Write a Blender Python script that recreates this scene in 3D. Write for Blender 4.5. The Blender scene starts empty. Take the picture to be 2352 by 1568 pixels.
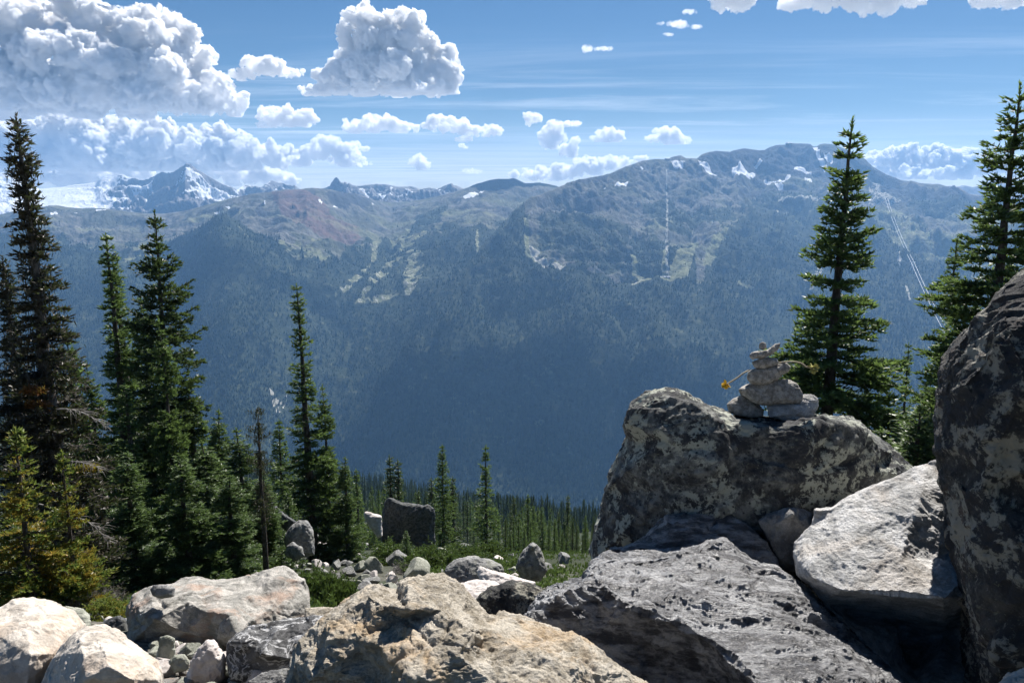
import bpy, math, random
import numpy as np
from mathutils import Vector, Matrix
from mathutils.geometry import delaunay_2d_cdt
SC = bpy.context.scene
COL = SC.collection
R = math.radians
RNG = np.random.default_rng(7)
# ------------------------------------------------------------------ camera: photo measured on a 2352 x 1568 grid
F = 2352 * 28.0 / 36.0
PITCH = math.atan(344.0 / F)
CP, SP = math.cos(PITCH), math.sin(PITCH)

def at(u, v, d):
    """world point seen at grid position (u, v) whose forward distance is d (metres)"""
    u = np.asarray(u, float); v = np.asarray(v, float); d = np.asarray(d, float)
    x = (u - 1176.0) / F; y = (784.0 - v) / F
    t = d / (CP + y * SP)
    return np.stack([x * t, d + 0 * t, t * (-SP + y * CP)], -1)

def uv_of(P):
    P = np.asarray(P, float)
    f = P[..., 1] * CP - P[..., 2] * SP
    y = (P[..., 1] * SP + P[..., 2] * CP) / f
    return 1176 + F * P[..., 0] / f, 784 - F * y

def tag(o, label=None, cat=None, group=None, kind=None):
    if label: o['label'] = label
    if cat: o['category'] = cat
    if group: o['group'] = group
    if kind: o['kind'] = kind
    return o

def empty(name, loc=(0, 0, 0)):
    o = bpy.data.objects.new(name, None); COL.objects.link(o)
    o.location = loc; o.empty_display_size = 0.2
    return o

def mesh_np(name, V, Fc, mat=None, parent=None, smooth=False, loc=None):
    """V (N,3), Fc: (M,3) or (M,4) int array or list of such arrays"""
    me = bpy.data.meshes.new(name)
    V = np.asarray(V, np.float32)
    arrs = Fc if isinstance(Fc, list) else [Fc]
    arrs = [np.asarray(a, np.int32) for a in arrs if len(a)]
    nl = sum(a.size for a in arrs); nf = sum(len(a) for a in arrs)
    me.vertices.add(len(V)); me.vertices.foreach_set('co', V.ravel())
    me.loops.add(nl); me.polygons.add(nf)
    me.loops.foreach_set('vertex_index', np.concatenate([a.ravel() for a in arrs]))
    tot = np.concatenate([np.full(len(a), a.shape[1], np.int32) for a in arrs])
    st = np.concatenate([[0], np.cumsum(tot)[:-1]]).astype(np.int32)
    me.polygons.foreach_set('loop_start', st)
    me.polygons.foreach_set('loop_total', tot)
    if smooth: me.polygons.foreach_set('use_smooth', np.ones(nf, bool))
    me.update(calc_edges=True); me.validate()
    if mat: me.materials.append(mat)
    o = bpy.data.objects.new(name, me); COL.objects.link(o)
    if parent: o.parent = parent
    if loc is not None: o.location = loc
    return o

def fattr(o, name, vals):
    a = o.data.attributes.new(name, 'FLOAT', 'POINT')
    a.data.foreach_set('value', np.asarray(vals, np.float32))

# ------------------------------------------------------------------ noise
_g = np.random.default_rng(3).normal(size=(256, 3)); _g = (_g / np.linalg.norm(_g, axis=1)[:, None]).astype(np.float32); _gx, _gy, _gz_ = [np.ascontiguousarray(_g[:, k]) for k in range(3)]
_pm = np.random.default_rng(5).permutation(256)
def perlin(P, seed=0):
    P = np.asarray(P, float) + seed * 17.37
    i = np.floor(P); f = (P - i).astype(np.float32); i = i.astype(np.int32)
    w = f * f * f * (f * (f * 6 - 15) + 10)
    out = 0
    for dx in (0, 1):
        hx = _pm[(i[:, 0] + dx) & 255]
        wx = w[:, 0] if dx else 1 - w[:, 0]
        for dy in (0, 1):
            hy = _pm[(hx + i[:, 1] + dy) & 255]
            wy = w[:, 1] if dy else 1 - w[:, 1]
            for dz in (0, 1):
                h = _pm[(hy + i[:, 2] + dz) & 255]
                wz = w[:, 2] if dz else 1 - w[:, 2]
                out = out + wx * wy * wz * (_gx[h] * (f[:, 0] - dx) + _gy[h] * (f[:, 1] - dy) + _gz_[h] * (f[:, 2] - dz))
    return out * 1.5
def fbm(P, o=4, seed=0, lac=2.03, g=0.5):
    P = np.asarray(P, float); a, s, t = 1.0, 0, 0
    for k in range(o):
        s = s + a * perlin(P, seed + k); t += a; a *= g; P = P * lac
    return s / t
def ridged(P, o=4, seed=0, g=0.5):
    P = np.asarray(P, float); a, s, t = 1.0, 0, 0
    for k in range(o):
        s = s + a * (1 - np.abs(perlin(P, seed + k)) * 2); t += a; a *= g; P = P * 2.07
    return s / t
def billow(P, o=4, seed=0, g=0.5):
    P = np.asarray(P, float); a, s, t = 1.0, 0, 0
    for k in range(o):
        s = s + a * np.abs(perlin(P, seed + k)) * 2; t += a; a *= g; P = P * 2.07
    return s / t
def cells(P, seed=0):
    """planar-facet noise: distance to the nearest jittered point and the second nearest, 3D"""
    P = np.asarray(P, float) + seed * 9.1
    i = np.floor(P).astype(np.int64)
    d1 = np.full(len(P), 9.0); d2 = np.full(len(P), 9.0); idv = np.zeros(len(P))
    for dx in (-1, 0, 1):
        for dy in (-1, 0, 1):
            for dz in (-1, 0, 1):
                c = i + (dx, dy, dz)
                h = _pm[(_pm[(_pm[c[:, 0] & 255] + c[:, 1]) & 255] + c[:, 2]) & 255]
                q = c + 0.5 + 0.45 * _g[h]
                d = np.linalg.norm(P - q, axis=1)
                m = d < d1
                d2 = np.where(m, d1, np.minimum(d2, d)); idv = np.where(m, h / 255.0, idv); d1 = np.where(m, d, d1)
    return d1, d2, idv
def sstep(a, b, x):
    t = np.clip((np.asarray(x, float) - a) / (b - a), 0, 1); return t * t * (3 - 2 * t)
def inpoly(u, v, poly):
    poly = np.asarray(poly, float); c = np.zeros(np.shape(u), bool)
    x0, y0 = poly[-1]
    for x1, y1 in poly:
        m = (y1 > v) != (y0 > v)
        with np.errstate(divide='ignore', invalid='ignore'):
            xx = (x0 - x1) * (v - y1) / (y0 - y1 + 1e-12) + x1
        c ^= m & (u < xx)
        x0, y0 = x1, y1
    return c

# ------------------------------------------------------------------ material helper
class NT:
    def __init__(s, name, kind='Material'):
        s.m = bpy.data.materials.new(name); s.m.use_nodes = True
        s.t = s.m.node_tree; s.t.nodes.clear()
        s.out = s.n('ShaderNodeOutputMaterial')
    def n(s, typ, **kw):
        nd = s.t.nodes.new(typ)
        for k, val in kw.items():
            if k == 'inp':
                for kk, vv in val.items(): s.set(nd.inputs[kk], vv)
            else: setattr(nd, k, val)
        return nd
    def set(s, sock, val):
        if isinstance(val, bpy.types.NodeSocket): s.t.links.new(val, sock)
        elif isinstance(val, (tuple, list)) and len(val) == 3 and sock.type == 'RGBA': sock.default_value = (*val, 1)
        else: sock.default_value = val
    def coord(s, scale=(1, 1, 1), rot=(0, 0, 0), which='Object'):
        tc = s.n('ShaderNodeTexCoord'); mp = s.n('ShaderNodeMapping')
        mp.inputs['Scale'].default_value = scale; mp.inputs['Rotation'].default_value = rot
        s.t.links.new(tc.outputs[which], mp.inputs['Vector']); return mp.outputs[0]
    def noise(s, vec, scale, detail=5, rough=0.55, dist=0.0):
        nd = s.n('ShaderNodeTexNoise', inp={'Vector': vec, 'Scale': scale, 'Detail': detail, 'Roughness': rough, 'Distortion': dist})
        return nd.outputs['Fac']
    def voro(s, vec, scale, feature='F1', out='Distance', rand=1.0):
        nd = s.n('ShaderNodeTexVoronoi', feature=feature, inp={'Vector': vec, 'Scale': scale, 'Randomness': rand})
        return nd.outputs[out]
    def ramp(s, fac, a, b, lo=0.0, hi=1.0):
        nd = s.n('ShaderNodeMapRange', inp={'Value': fac, 'From Min': a, 'From Max': b, 'To Min': lo, 'To Max': hi}); nd.interpolation_type = 'SMOOTHSTEP'
        return nd.outputs[0]
    def math(s, op, a, b=0.0, c=None):
        nd = s.n('ShaderNodeMath', operation=op); s.set(nd.inputs[0], a); s.set(nd.inputs[1], b)
        if c is not None: s.set(nd.inputs[2], c)
        return nd.outputs[0]
    def mix(s, f, a, b):
        nd = s.n('ShaderNodeMix', data_type='RGBA'); s.set(nd.inputs[0], f); s.set(nd.inputs[6], a); s.set(nd.inputs[7], b); return nd.outputs[2]
    def attr(s, name):
        return s.n('ShaderNodeAttribute', attribute_name=name).outputs['Fac']
    def bump(s, h, strength=0.5, dist=0.02, normal=None):
        nd = s.n('ShaderNodeBump', inp={'Height': h, 'Strength': strength, 'Distance': dist})
        if normal is not None: s.set(nd.inputs['Normal'], normal)
        return nd.outputs[0]
    def bsdf(s, col, rough=0.8, normal=None, spec=0.3, **kw):
        nd = s.n('ShaderNodeBsdfPrincipled', inp={'Base Color': col, 'Roughness': rough, 'Specular IOR Level': spec})
        if normal is not None: s.set(nd.inputs['Normal'], normal)
        for k, vv in kw.items(): s.set(nd.inputs[k.replace('_', ' ')], vv)
        return nd.outputs[0]
    def done(s, sh): s.t.links.new(sh, s.out.inputs['Surface']); return s.m

# ------------------------------------------------------------------ camera, sun, sky, render
cam = bpy.data.cameras.new('camera'); camo = bpy.data.objects.new('camera', cam); COL.objects.link(camo)
cam.lens = 28; cam.sensor_width = 36; cam.clip_start = 0.05; cam.clip_end = 90000
camo.rotation_euler = (math.pi / 2 - PITCH, 0, 0); SC.camera = camo
SUN_AZ, SUN_EL = R(24), R(48)          # clockwise from straight ahead, above the horizon
sv = Vector((math.sin(SUN_AZ) * math.cos(SUN_EL), math.cos(SUN_AZ) * math.cos(SUN_EL), math.sin(SUN_EL)))
sl = bpy.data.lights.new('sun', 'SUN'); sl.energy = 5.0; sl.angle = R(0.53); sl.color = (1.0, 0.955, 0.90)
so = bpy.data.objects.new('sun', sl); COL.objects.link(so); so.rotation_euler = sv.to_track_quat('Z', 'Y').to_euler(); so.location = sv * 50
SC.view_settings.view_transform = 'Standard'; SC.view_settings.look = 'None'; SC.view_settings.exposure = 0.92; SC.view_settings.gamma = 1
cy = SC.cycles
cy.max_bounces = 12; cy.diffuse_bounces = 3; cy.glossy_bounces = 2; cy.transmission_bounces = 4
cy.volume_bounces = 12; cy.transparent_max_bounces = 64
cy.use_denoising = True
try: cy.denoiser = 'OPENIMAGEDENOISE'; cy.denoising_input_passes = 'RGB_ALBEDO_NORMAL'; cy.denoising_prefilter = 'ACCURATE'
except Exception: pass
cy.sample_clamp_indirect = 6.0
cy.use_adaptive_sampling = True; cy.adaptive_threshold = 0.012
wd = bpy.data.worlds.new('World'); SC.world = wd; wd.use_nodes = True
W = NT.__new__(NT); W.m = wd; W.t = wd.node_tree; W.t.nodes.clear()
wout = W.n('ShaderNodeOutputWorld')
sky = W.n('ShaderNodeTexSky', sky_type='NISHITA', sun_disc=False, sun_elevation=SUN_EL, sun_rotation=SUN_AZ, altitude=1900.0, air_density=1.0, dust_density=0.6, ozone_density=2.5)
bg = W.n('ShaderNodeBackground'); bg.inputs['Strength'].default_value = 0.11
# thin high cirrus: part of the sky, streaks lying in a flat layer overhead
tc = W.n('ShaderNodeTexCoord'); sep = W.n('ShaderNodeSeparateXYZ'); W.t.links.new(tc.outputs['Generated'], sep.inputs[0])
zc = W.math('MAXIMUM', sep.outputs[2], 0.012)
px = W.math('DIVIDE', sep.outputs[0], zc); py = W.math('DIVIDE', sep.outputs[1], zc)
cmb = W.n('ShaderNodeCombineXYZ', inp={'X': W.math('MULTIPLY', px, 0.13), 'Y': W.math('MULTIPLY', py, 0.42), 'Z': 0.0})
c1 = W.noise(cmb.outputs[0], 1.15, 9, 0.66, 0.5)
cmb2 = W.n('ShaderNodeCombineXYZ', inp={'X': W.math('MULTIPLY', px, 0.05), 'Y': W.math('MULTIPLY', py, 0.09), 'Z': 3.3})
c2 = W.noise(cmb2.outputs[0], 1.0, 4, 0.5)
cir = W.math('MULTIPLY', W.ramp(c1, 0.45, 0.70), W.ramp(c2, 0.40, 0.60))
low = W.ramp(sep.outputs[2], 0.22, 0.05)
cir = W.math('MULTIPLY', cir, W.ramp(sep.outputs[2], 0.20, 0.06, 0.0, 0.6))
cir = W.math('MAXIMUM', cir, W.math('MULTIPLY', W.ramp(sep.outputs[2], 0.10, 0.015), W.ramp(c1, 0.3, 0.62, 0.25, 0.62)))
hs = W.n('ShaderNodeHueSaturation', inp={'Saturation': 1.26, 'Value': 0.315, 'Color': sky.outputs[0]})
skymix = W.mix(cir, hs.outputs[0], (6.6, 6.9, 7.4))
W.t.links.new(skymix, bg.inputs[0]); W.t.links.new(bg.outputs[0], wout.inputs[0])
# ------------------------------------------------------------------ near ground: one sheet falling away from the viewpoint
_gd = np.array([-60, 0, 1, 2, 4, 7, 10, 14, 20, 40, 84, 150, 300, 600, 1000, 1300, 1700, 2400, 3200])
_gz = np.array([-1.5, -1.5, -1.55, -1.75, -2.65, -4.1, -5.7, -8.0, -10.4, -19.2, -40.2, -69.5, -135, -258, -412, -560, -830, -1150, -1400])
def ground_z(x, y, rough=True):
    sc_ = np.ndim(x) == 0; x = np.atleast_1d(np.asarray(x, float)); y = np.atleast_1d(np.asarray(y, float))
    z = np.interp(y, _gd, _gz)
    z = z - 0.17 * x * sstep(90, 800, y)
    if rough:
        q = np.stack([x, y, 0 * x], -1)
        z = z + 0.22 * fbm(q * 0.5, 3, 2) * sstep(0, 6, y) + 2.2 * fbm(q * 0.03, 3, 4) * sstep(40, 160, y)
    return float(z[0]) if sc_ else z
def on_ground(u, v, dmax=1500.0):
    ds = np.geomspace(1.2, dmax, 500)
    P = at(np.full(500, u), np.full(500, v), ds)
    g = ground_z(P[:, 0], P[:, 1])
    k = np.argmax(P[:, 2] <= g)
    return P[k] if P[k, 2] <= g[k] else P[-1]

def m_ground():
    s = NT('stony_soil'); c = s.coord()
    n1 = s.noise(c, 0.35, 6); n2 = s.noise(c, 6, 8, 0.7); vr = s.voro(c, 9)
    col = s.mix(s.ramp(n2, 0.35, 0.7), (0.07, 0.062, 0.05), (0.24, 0.225, 0.2))
    col = s.mix(s.ramp(n1, 0.5, 0.6), col, (0.035, 0.05, 0.02))
    col = s.mix(s.math('MULTIPLY', s.attr('veg'), s.ramp(n2, .3, .5, .93, 1)), col, (0.028, 0.036, 0.017))
    return s.done(s.bsdf(col, 0.95, s.bump(s.math('ADD', n2, vr), 0.8, 0.06)))
M_GROUND = m_ground()
ys = np.concatenate([np.linspace(-40, 1, 30), np.geomspace(1.2, 3100, 420)])
a = np.linspace(-1.0, 1.0, 420)
Y, A = np.meshgrid(ys, a, indexing='ij'); X = A * (np.abs(Y) * 1.15 + 30)
Z = ground_z(X.ravel(), Y.ravel()).reshape(X.shape)
def gridfaces(n, m):
    i = np.arange(n - 1)[:, None] * m + np.arange(m - 1)[None, :]; i = i.ravel()
    return np.stack([i, i + 1, i + m + 1, i + m], -1)
g = mesh_np('ground', np.stack([X.ravel(), Y.ravel(), Z.ravel()], -1), gridfaces(*X.shape), M_GROUND, smooth=True)
fattr(g, 'veg', np.maximum(sstep(17, 30, Y.ravel()), sstep(-.1, -.3, (X / np.maximum(Y, 1)).ravel()) * sstep(7, 12, Y.ravel())))
tag(g, kind='structure')

# ------------------------------------------------------------------ far land, sheet by sheet (silhouettes read off the photo at their real distances)
def cur(pts):
    p = np.array(pts, float)
    return lambda u: np.interp(u, p[:, 0], p[:, 1])
topA = cur([(-600, 1330), (700, 1230), (860, 1090), (950, 900), (1010, 740), (1060, 640), (1085, 592), (1110, 560), (1140, 528), (1176, 484), (1200, 466), (1220, 450), (1260, 438), (1306, 420), (1356, 408), (1401, 396), (1436, 384),
  (1476, 369), (1506, 364), (1531, 366), (1546, 360), (1563, 358), (1576, 365), (1601, 364), (1612, 354), (1625, 349), (1641, 346), (1676, 349), (1695, 343), (1711, 341), (1736, 343), (1756, 345), (1766, 339), (1790, 333),
  (1816, 328), (1861, 331), (1868, 337), (1876, 336), (1884, 331), (1896, 330), (1916, 333), (1935, 340), (1956, 349), (1986, 364), (2006, 384), (2036, 401), (2076, 414), (2116, 421), (2156, 420), (2201, 431), (2226, 444),
  (2276, 449), (2352, 459), (2500, 480), (2950, 520)])
ridA = cur([(-600, 2900), (860, 2900), (1010, 4100), (1110, 5000), (1176, 5500), (1306, 6300), (1476, 7200), (1816, 8000), (1986, 7800), (2200, 7000), (2950, 6000)])
dA = cur([(300, 8200), (400, 7300), (470, 6500), (540, 5500), (640, 4700), (800, 3900), (1000, 3250), (1150, 2800), (1300, 2500)])
topB = cur([(-600, 510), (0, 491), (50, 481), (115, 471), (150, 475), (190, 480), (240, 477), (280, 484), (350, 491), (380, 491), (425, 484), (475, 471), (530, 456), (575, 446), (630, 439), (650, 435), (685, 436), (705, 432), (730, 432),
  (760, 434), (790, 441), (820, 446), (870, 461), (900, 466), (950, 461), (1010, 451), (1065, 434), (1090, 424), (1115, 415), (1130, 412), (1145, 410), (1165, 411), (1180, 409), (1206, 421), (1240, 420), (1276, 426), (1310, 440), (1400, 480), (1500, 620)])
ridB = cur([(-600, 7000), (300, 6600), (640, 6300), (760, 6700), (900, 7600), (1145, 7600), (1276, 8000), (1500, 8000)])
dB = cur([(430, 7400), (470, 6600), (520, 5800), (560, 5300), (640, 4700), (800, 3950), (1000, 3300), (1150, 2850), (1300, 2550)])

def sheet(name, u0, u1, nu, top, rid, dprof, vb, nv, amp, mat, drop=700, power=1.0):
    U = np.linspace(u0, u1, nu); s = np.linspace(0, 1, nv) ** power
    T = top(U)[None, :]; Vv = T + s[:, None] * (vb - T); Uu = np.repeat(U[None, :], nv, 0)
    D0 = dprof(Vv); Dtop = dprof(T)
    D = D0 * (1 + (rid(U)[None, :] / Dtop - 1) * np.clip(1 - (Vv - T) / 260.0, 0, 1))
    P = at(Uu, Vv, D)
    q = P.reshape(-1, 3) * (1, 1, 0)
    h = amp(q, Uu.ravel(), Vv.ravel())
    fade = sstep(0, 16, (Vv - T).ravel()) * 0.86 + 0.14
    P.reshape(-1, 3)[:, 2] += h * fade
    # the far side of the ridge falls away
    back = []
    for k, (dd, dz) in enumerate([(1500, drop), (500, drop * .45), (160, drop * .12)]):
        b = P[0].copy(); b[:, 1] += dd; b[:, 0] *= (b[:, 1]) / (b[:, 1] - dd); b[:, 2] -= dz; back.append(b)
    allP = np.concatenate([np.stack(back), P], 0)
    o = mesh_np(name, allP.reshape(-1, 3), gridfaces(nv + 3, nu), mat, smooth=True)
    tag(o, kind='structure')
    Uf = np.concatenate([np.repeat(U[None, :], 3, 0), Uu]); Vf = np.concatenate([np.repeat(T, 3, 0), Vv])
    return o, allP, Uf, Vf

def pn(q, L, seed, o=4): return fbm(q / L, o, seed)
_WC = {}
def poly(u, v, pts, q, warp=5.0, L=160.0, soft=0):
    key = (id(u), L)
    if key not in _WC: _WC[key] = (fbm(q / L, 4, 31), fbm(q / L, 4, 47))
    w1 = _WC[key][0] * warp * 2.2; w2 = _WC[key][1] * warp
    return inpoly(u + w1, v + w2, pts).astype(float)

def m_land():
    s = NT('mountain_land'); c = s.coord()
    fo, me_, re, sn, pa, dk = [s.attr(k) for k in ('forest', 'meadow', 'red', 'snow', 'pale', 'crag_shade')]
    n0 = s.noise(c, 0.0030, 9, 0.65); n1 = s.noise(c, 0.014, 8, 0.65); n2 = s.noise(c, 0.05, 5, 0.7)
    rock = s.mix(s.ramp(n1, 0.35, 0.68), (0.06, 0.062, 0.056), (0.205, 0.195, 0.17))
    rock = s.mix(s.ramp(n0, 0.42, 0.62), rock, (0.085, 0.088, 0.058))
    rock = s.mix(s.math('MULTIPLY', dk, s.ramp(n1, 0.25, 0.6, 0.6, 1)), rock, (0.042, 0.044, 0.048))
    rock = s.mix(s.math('MULTIPLY', re, s.ramp(n1, 0.3, 0.6, 0.35, 1.0)), rock, (0.15, 0.095, 0.08))
    mead = s.mix(s.ramp(n2, 0.35, 0.65), (0.13, 0.15, 0.07), (0.26, 0.26, 0.15))
    mm = s.math('MULTIPLY', me_, s.ramp(n1, 0.28, 0.5, 0.35, 1))
    rock = s.mix(mm, rock, mead)
    frs = s.mix(s.ramp(n2, 0.3, 0.7), (0.016, 0.024, 0.013), (0.04, 0.052, 0.026))
    frs = s.mix(s.ramp(n1, 0.54, 0.70), frs, (0.10, 0.11, 0.055))
    fm = s.ramp(s.math('ADD', fo, s.math('MULTIPLY', s.math('SUBTRACT', n2, 0.5), 1.4)), 0.42, 0.58)
    col = s.mix(fm, rock, frs)
    pm = s.ramp(s.math('ADD', pa, s.math('MULTIPLY', s.math('SUBTRACT', n2, 0.5), 1.5)), 0.46, 0.56)
    col = s.mix(pm, col, (0.42, 0.41, 0.36))
    sm = s.ramp(s.math('ADD', sn, s.math('MULTIPLY', s.math('SUBTRACT', n1, 0.5), 1.2)), 0.46, 0.54)
    col = s.mix(sm, col, (0.85, 0.87, 0.9))
    return s.done(s.bsdf(col, 0.95, s.bump(s.math('ADD', n1, s.math('MULTIPLY', n2, 0.4)), 0.9, 26.0), 0.1))
M_LAND = m_land()

def ampA(q, u, v):
    alp = 1 - sstep(560, 700, v)
    w = q + 90 * np.stack([fbm(q / 500, 2, 61), fbm(q / 500, 2, 62), 0 * u], -1)
    gul = (ridged(w * (1, .35, 0) / 480.0, 4, 12) - 0.62) * 150         # gullies run down the slope
    return (0.25 + 0.75 * (1 - alp)) * gul * 0.8 + alp * ((ridged(w / 520.0, 6, 22, 0.55) - 0.6) * 170 + 26 * fbm(w / 70.0, 3, 5)) + 10 * fbm(q / 60, 2, 9)
def ampB(q, u, v):
    alp = 1 - sstep(540, 660, v)
    w = q + 90 * np.stack([fbm(q / 500, 2, 63), fbm(q / 500, 2, 64), 0 * u], -1)
    gul = (ridged(w * (1, .4, 0) / 620.0, 4, 15) - 0.62) * 170
    spine = 190 * np.exp(-((u - 520 - (v - 560) * 0.05) / 90.0) ** 2) * sstep(500, 580, v) - 120 * np.exp(-((u - 900 + (v - 560) * .35) / 120.0) ** 2) * sstep(560, 720, v)
    return (0.3 + 0.7 * (1 - alp)) * gul * 0.8 + spine + alp * ((ridged(w / 480.0, 6, 26, 0.5) - 0.6) * 105 + 16 * fbm(w / 70.0, 3, 6)) + 10 * fbm(q / 60, 2, 9)

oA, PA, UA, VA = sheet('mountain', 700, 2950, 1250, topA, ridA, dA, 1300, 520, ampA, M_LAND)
oB, PB, UB, VB = sheet('mountain', -600, 1500, 1150, topB, ridB, dB, 1290, 520, ampB, M_LAND)

tlA = cur([(700, 600), (1000, 600), (1100, 565), (1176, 482), (1204, 468), (1214, 555), (1240, 575), (1300, 602), (1430, 628), (1445, 600), (1450, 534), (1570, 535), (1592, 560), (1600, 640), (1612, 640), (1640, 548), (1665, 505), (1700, 495), (1760, 478), (1860, 480),
  (1960, 478), (2020, 505), (2080, 540), (2200, 560), (2352, 580), (2950, 600)])
tlB = cur([(-600, 530), (0, 530), (100, 537), (190, 548), (280, 575), (340, 560), (400, 545), (470, 528), (520, 512), (560, 530), (600, 545), (700, 568), (780, 565), (850, 560), (950, 545), (1050, 522), (1110, 520), (1500, 520)])
def cover(o, P, U, V, side):
    u = U.ravel(); v = V.ravel(); q = P.reshape(-1, 3) * (1, 1, 0)
    n = fbm(q / 260, 5, 71); nf = fbm(q / 70, 3, 73); nb = fbm(q * (1, 2.2, 0) / 420, 4, 79)
    tl = (tlA if side == 'A' else tlB)(u + nf * 14)
    depth_in = (v + n * 46 + nf * 22 - tl)
    forest = sstep(-7, 9, depth_in)
    meadow = 0.75 * sstep(0.0, 0.3, nb) * sstep(-110, -25, v - tl) * (1 - forest)
    red = 0 * u; snow = 0 * u; pale = 0 * u; crag_shade = 0 * u
    PQ = lambda pts, w=5, L=160: poly(u, v, pts, q, w, L)
    if side == 'A':
        for pts in [[(1240, 500), (1330, 500), (1380, 508), (1442, 520), (1448, 600), (1400, 610), (1310, 598), (1270, 560), (1235, 540)], [(1476, 470), (1545, 468), (1600, 480), (1680, 476), (1690, 500), (1600, 520), (1540, 506), (1480, 492)],
                    [(1100, 560), (1176, 480), (1206, 462), (1212, 500), (1190, 540), (1210, 560), (1240, 590), (1100, 640)], [(1530, 490), (1560, 500), (1600, 512), (1590, 530), (1540, 525), (1500, 515)],
                    [(1690, 470), (1760, 440), (1900, 446), (1960, 480), (1800, 500)], [(2080, 455), (2230, 460), (2352, 470), (2352, 500), (2200, 500), (2090, 480)], [(2050, 480), (2110, 500), (2140, 540), (2060, 520)]]:
            forest = np.maximum(forest, PQ(pts, 8, 90) * (0.66 + 0.5 * nf))
        for pts in [[(1316, 452), (1360, 445), (1418, 462), (1405, 480), (1370, 486), (1325, 478)], [(1680, 412), (1760, 404), (1832, 420), (1840, 445), (1700, 452)], [(1246, 468), (1290, 462), (1300, 480), (1260, 486)],  # first outline paints the bowl's shadow in as dark rock, beside the crags
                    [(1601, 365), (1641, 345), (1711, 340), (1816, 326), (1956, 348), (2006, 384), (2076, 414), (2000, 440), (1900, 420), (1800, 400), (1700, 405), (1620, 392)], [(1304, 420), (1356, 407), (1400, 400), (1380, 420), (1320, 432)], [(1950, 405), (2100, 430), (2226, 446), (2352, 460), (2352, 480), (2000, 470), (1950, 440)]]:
            crag_shade = np.maximum(crag_shade, PQ(pts, 6, 120))
        runs = [[(1572, 548), (1606, 540), (1596, 590), (1578, 640), (1450, 636), (1452, 628), (1530, 622), (1556, 585)], [(1524, 560), (1531, 560), (1533, 632), (1518, 632)], [(1448, 578), (1460, 584), (1466, 606), (1482, 622), (1470, 628), (1452, 616)],
                [(1640, 545), (1675, 532), (1660, 562), (1626, 612), (1612, 612), (1622, 580)], [(1694, 622), (1704, 640), (1732, 652), (1728, 656), (1696, 640)], [(1204, 500), (1216, 490), (1214, 545), (1246, 548), (1262, 538), (1258, 548), (1236, 562), (1262, 590), (1304, 604), (1290, 610), (1250, 598), (1222, 570), (1204, 560)],
                [(2000, 490), (2070, 478), (2100, 520), (2180, 560), (2230, 600), (2290, 640), (2250, 640), (2150, 590), (2060, 560), (2020, 520)], [(2060, 520), (2110, 525), (2135, 570), (2100, 575)], [(2180, 480), (2352, 500), (2352, 560), (2240, 540)], [(2180, 600), (2352, 580), (2352, 660), (2260, 650)]]
        for k, pts in enumerate(runs):
            m = PQ(pts, 2.2 if k < 6 else 6, 60); 
            if k >= 6: m = m * sstep(-0.25, 0.05, nf)
            forest = forest * (1 - m); meadow = np.maximum(meadow, m)
        pale = np.maximum(pale, PQ([(1214, 540), (1246, 548), (1236, 562), (1262, 592), (1304, 604), (1290, 610), (1250, 598), (1222, 566)], 2, 60) * .9)
        for pts in [[(1530, 390), (1534, 390), (1536, 626), (1528, 626)], [(1788, 458), (1870, 462), (1958, 478), (1958, 482), (1860, 468), (1788, 463)], [(1995, 430), (2010, 420), (2040, 455), (2080, 466), (2020, 470), (1996, 460)], [(1878, 618), (1890, 625), (1872, 660), (1862, 680), (1860, 660)], [(1782, 481), (1820, 480), (1820, 485), (1782, 485)], [(1450, 629), (1490, 628), (1492, 633), (1450, 634)], [(2078, 650), (2086, 655), (2092, 690), (2088, 696)], [(2062, 585), (2070, 600), (2068, 612), (2060, 600)]]:
            pale = np.maximum(pale, PQ(pts, 1.5, 60) * 0.55)
        for pts in [[(1611, 379), (1630, 381), (1646, 398), (1628, 396), (1612, 388)], [(1681, 385), (1695, 388), (1700, 378), (1712, 392), (1736, 400), (1732, 408), (1700, 406), (1684, 402)], [(1821, 392), (1840, 378), (1866, 386), (1850, 396)], [(1541, 371), (1552, 370), (1573, 380), (1566, 387), (1550, 383)],
                    [(1866, 342), (1878, 338), (1884, 352), (1902, 372), (1896, 374), (1876, 358)], [(1411, 421), (1428, 418), (1444, 422), (1440, 426), (1414, 427)], [(1406, 444), (1418, 446), (1434, 445), (1430, 450), (1410, 448)], [(1751, 406), (1790, 409), (1816, 404), (1812, 412), (1760, 412)],
                    [(1846, 408), (1862, 412), (1866, 418), (1850, 414)], [(1600, 372), (1614, 385), (1608, 388)], [(1470, 380), (1478, 382), (1476, 390)], [(1476, 398), (1500, 400), (1494, 405)], [(1890, 350), (1912, 356), (1914, 366), (1900, 362)], [(1728, 374), (1762, 372), (1750, 379)], [(1385, 432), (1392, 436), (1388, 438)], [(1780, 418), (1800, 420), (1796, 424), (1782, 423)]]:
            snow = np.maximum(snow, PQ(pts, 2.2, 60))
    else:
        for k, pts in enumerate([[(815, 662), (836, 634), (880, 606), (955, 566), (962, 572), (900, 610), (856, 640), (838, 662)], [(926, 600), (962, 582), (976, 592), (966, 640), (940, 656), (926, 652)], [(850, 600), (858, 545), (868, 548), (866, 590), (830, 622), (768, 656), (766, 648), (820, 612)], [(840, 655), (900, 655), (960, 648), (940, 660), (850, 664)],
                   [(1093, 535), (1099, 535), (1100, 573), (1093, 573)], [(548, 545), (562, 560), (578, 606), (568, 608), (556, 580)], [(275, 600), (300, 580), (330, 560), (345, 545), (330, 585), (290, 606)], [(640, 560), (700, 545), (760, 575), (740, 595), (680, 595), (640, 575)], [(895, 545), (960, 520), (990, 530), (950, 560), (905, 580)]]):
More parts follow.
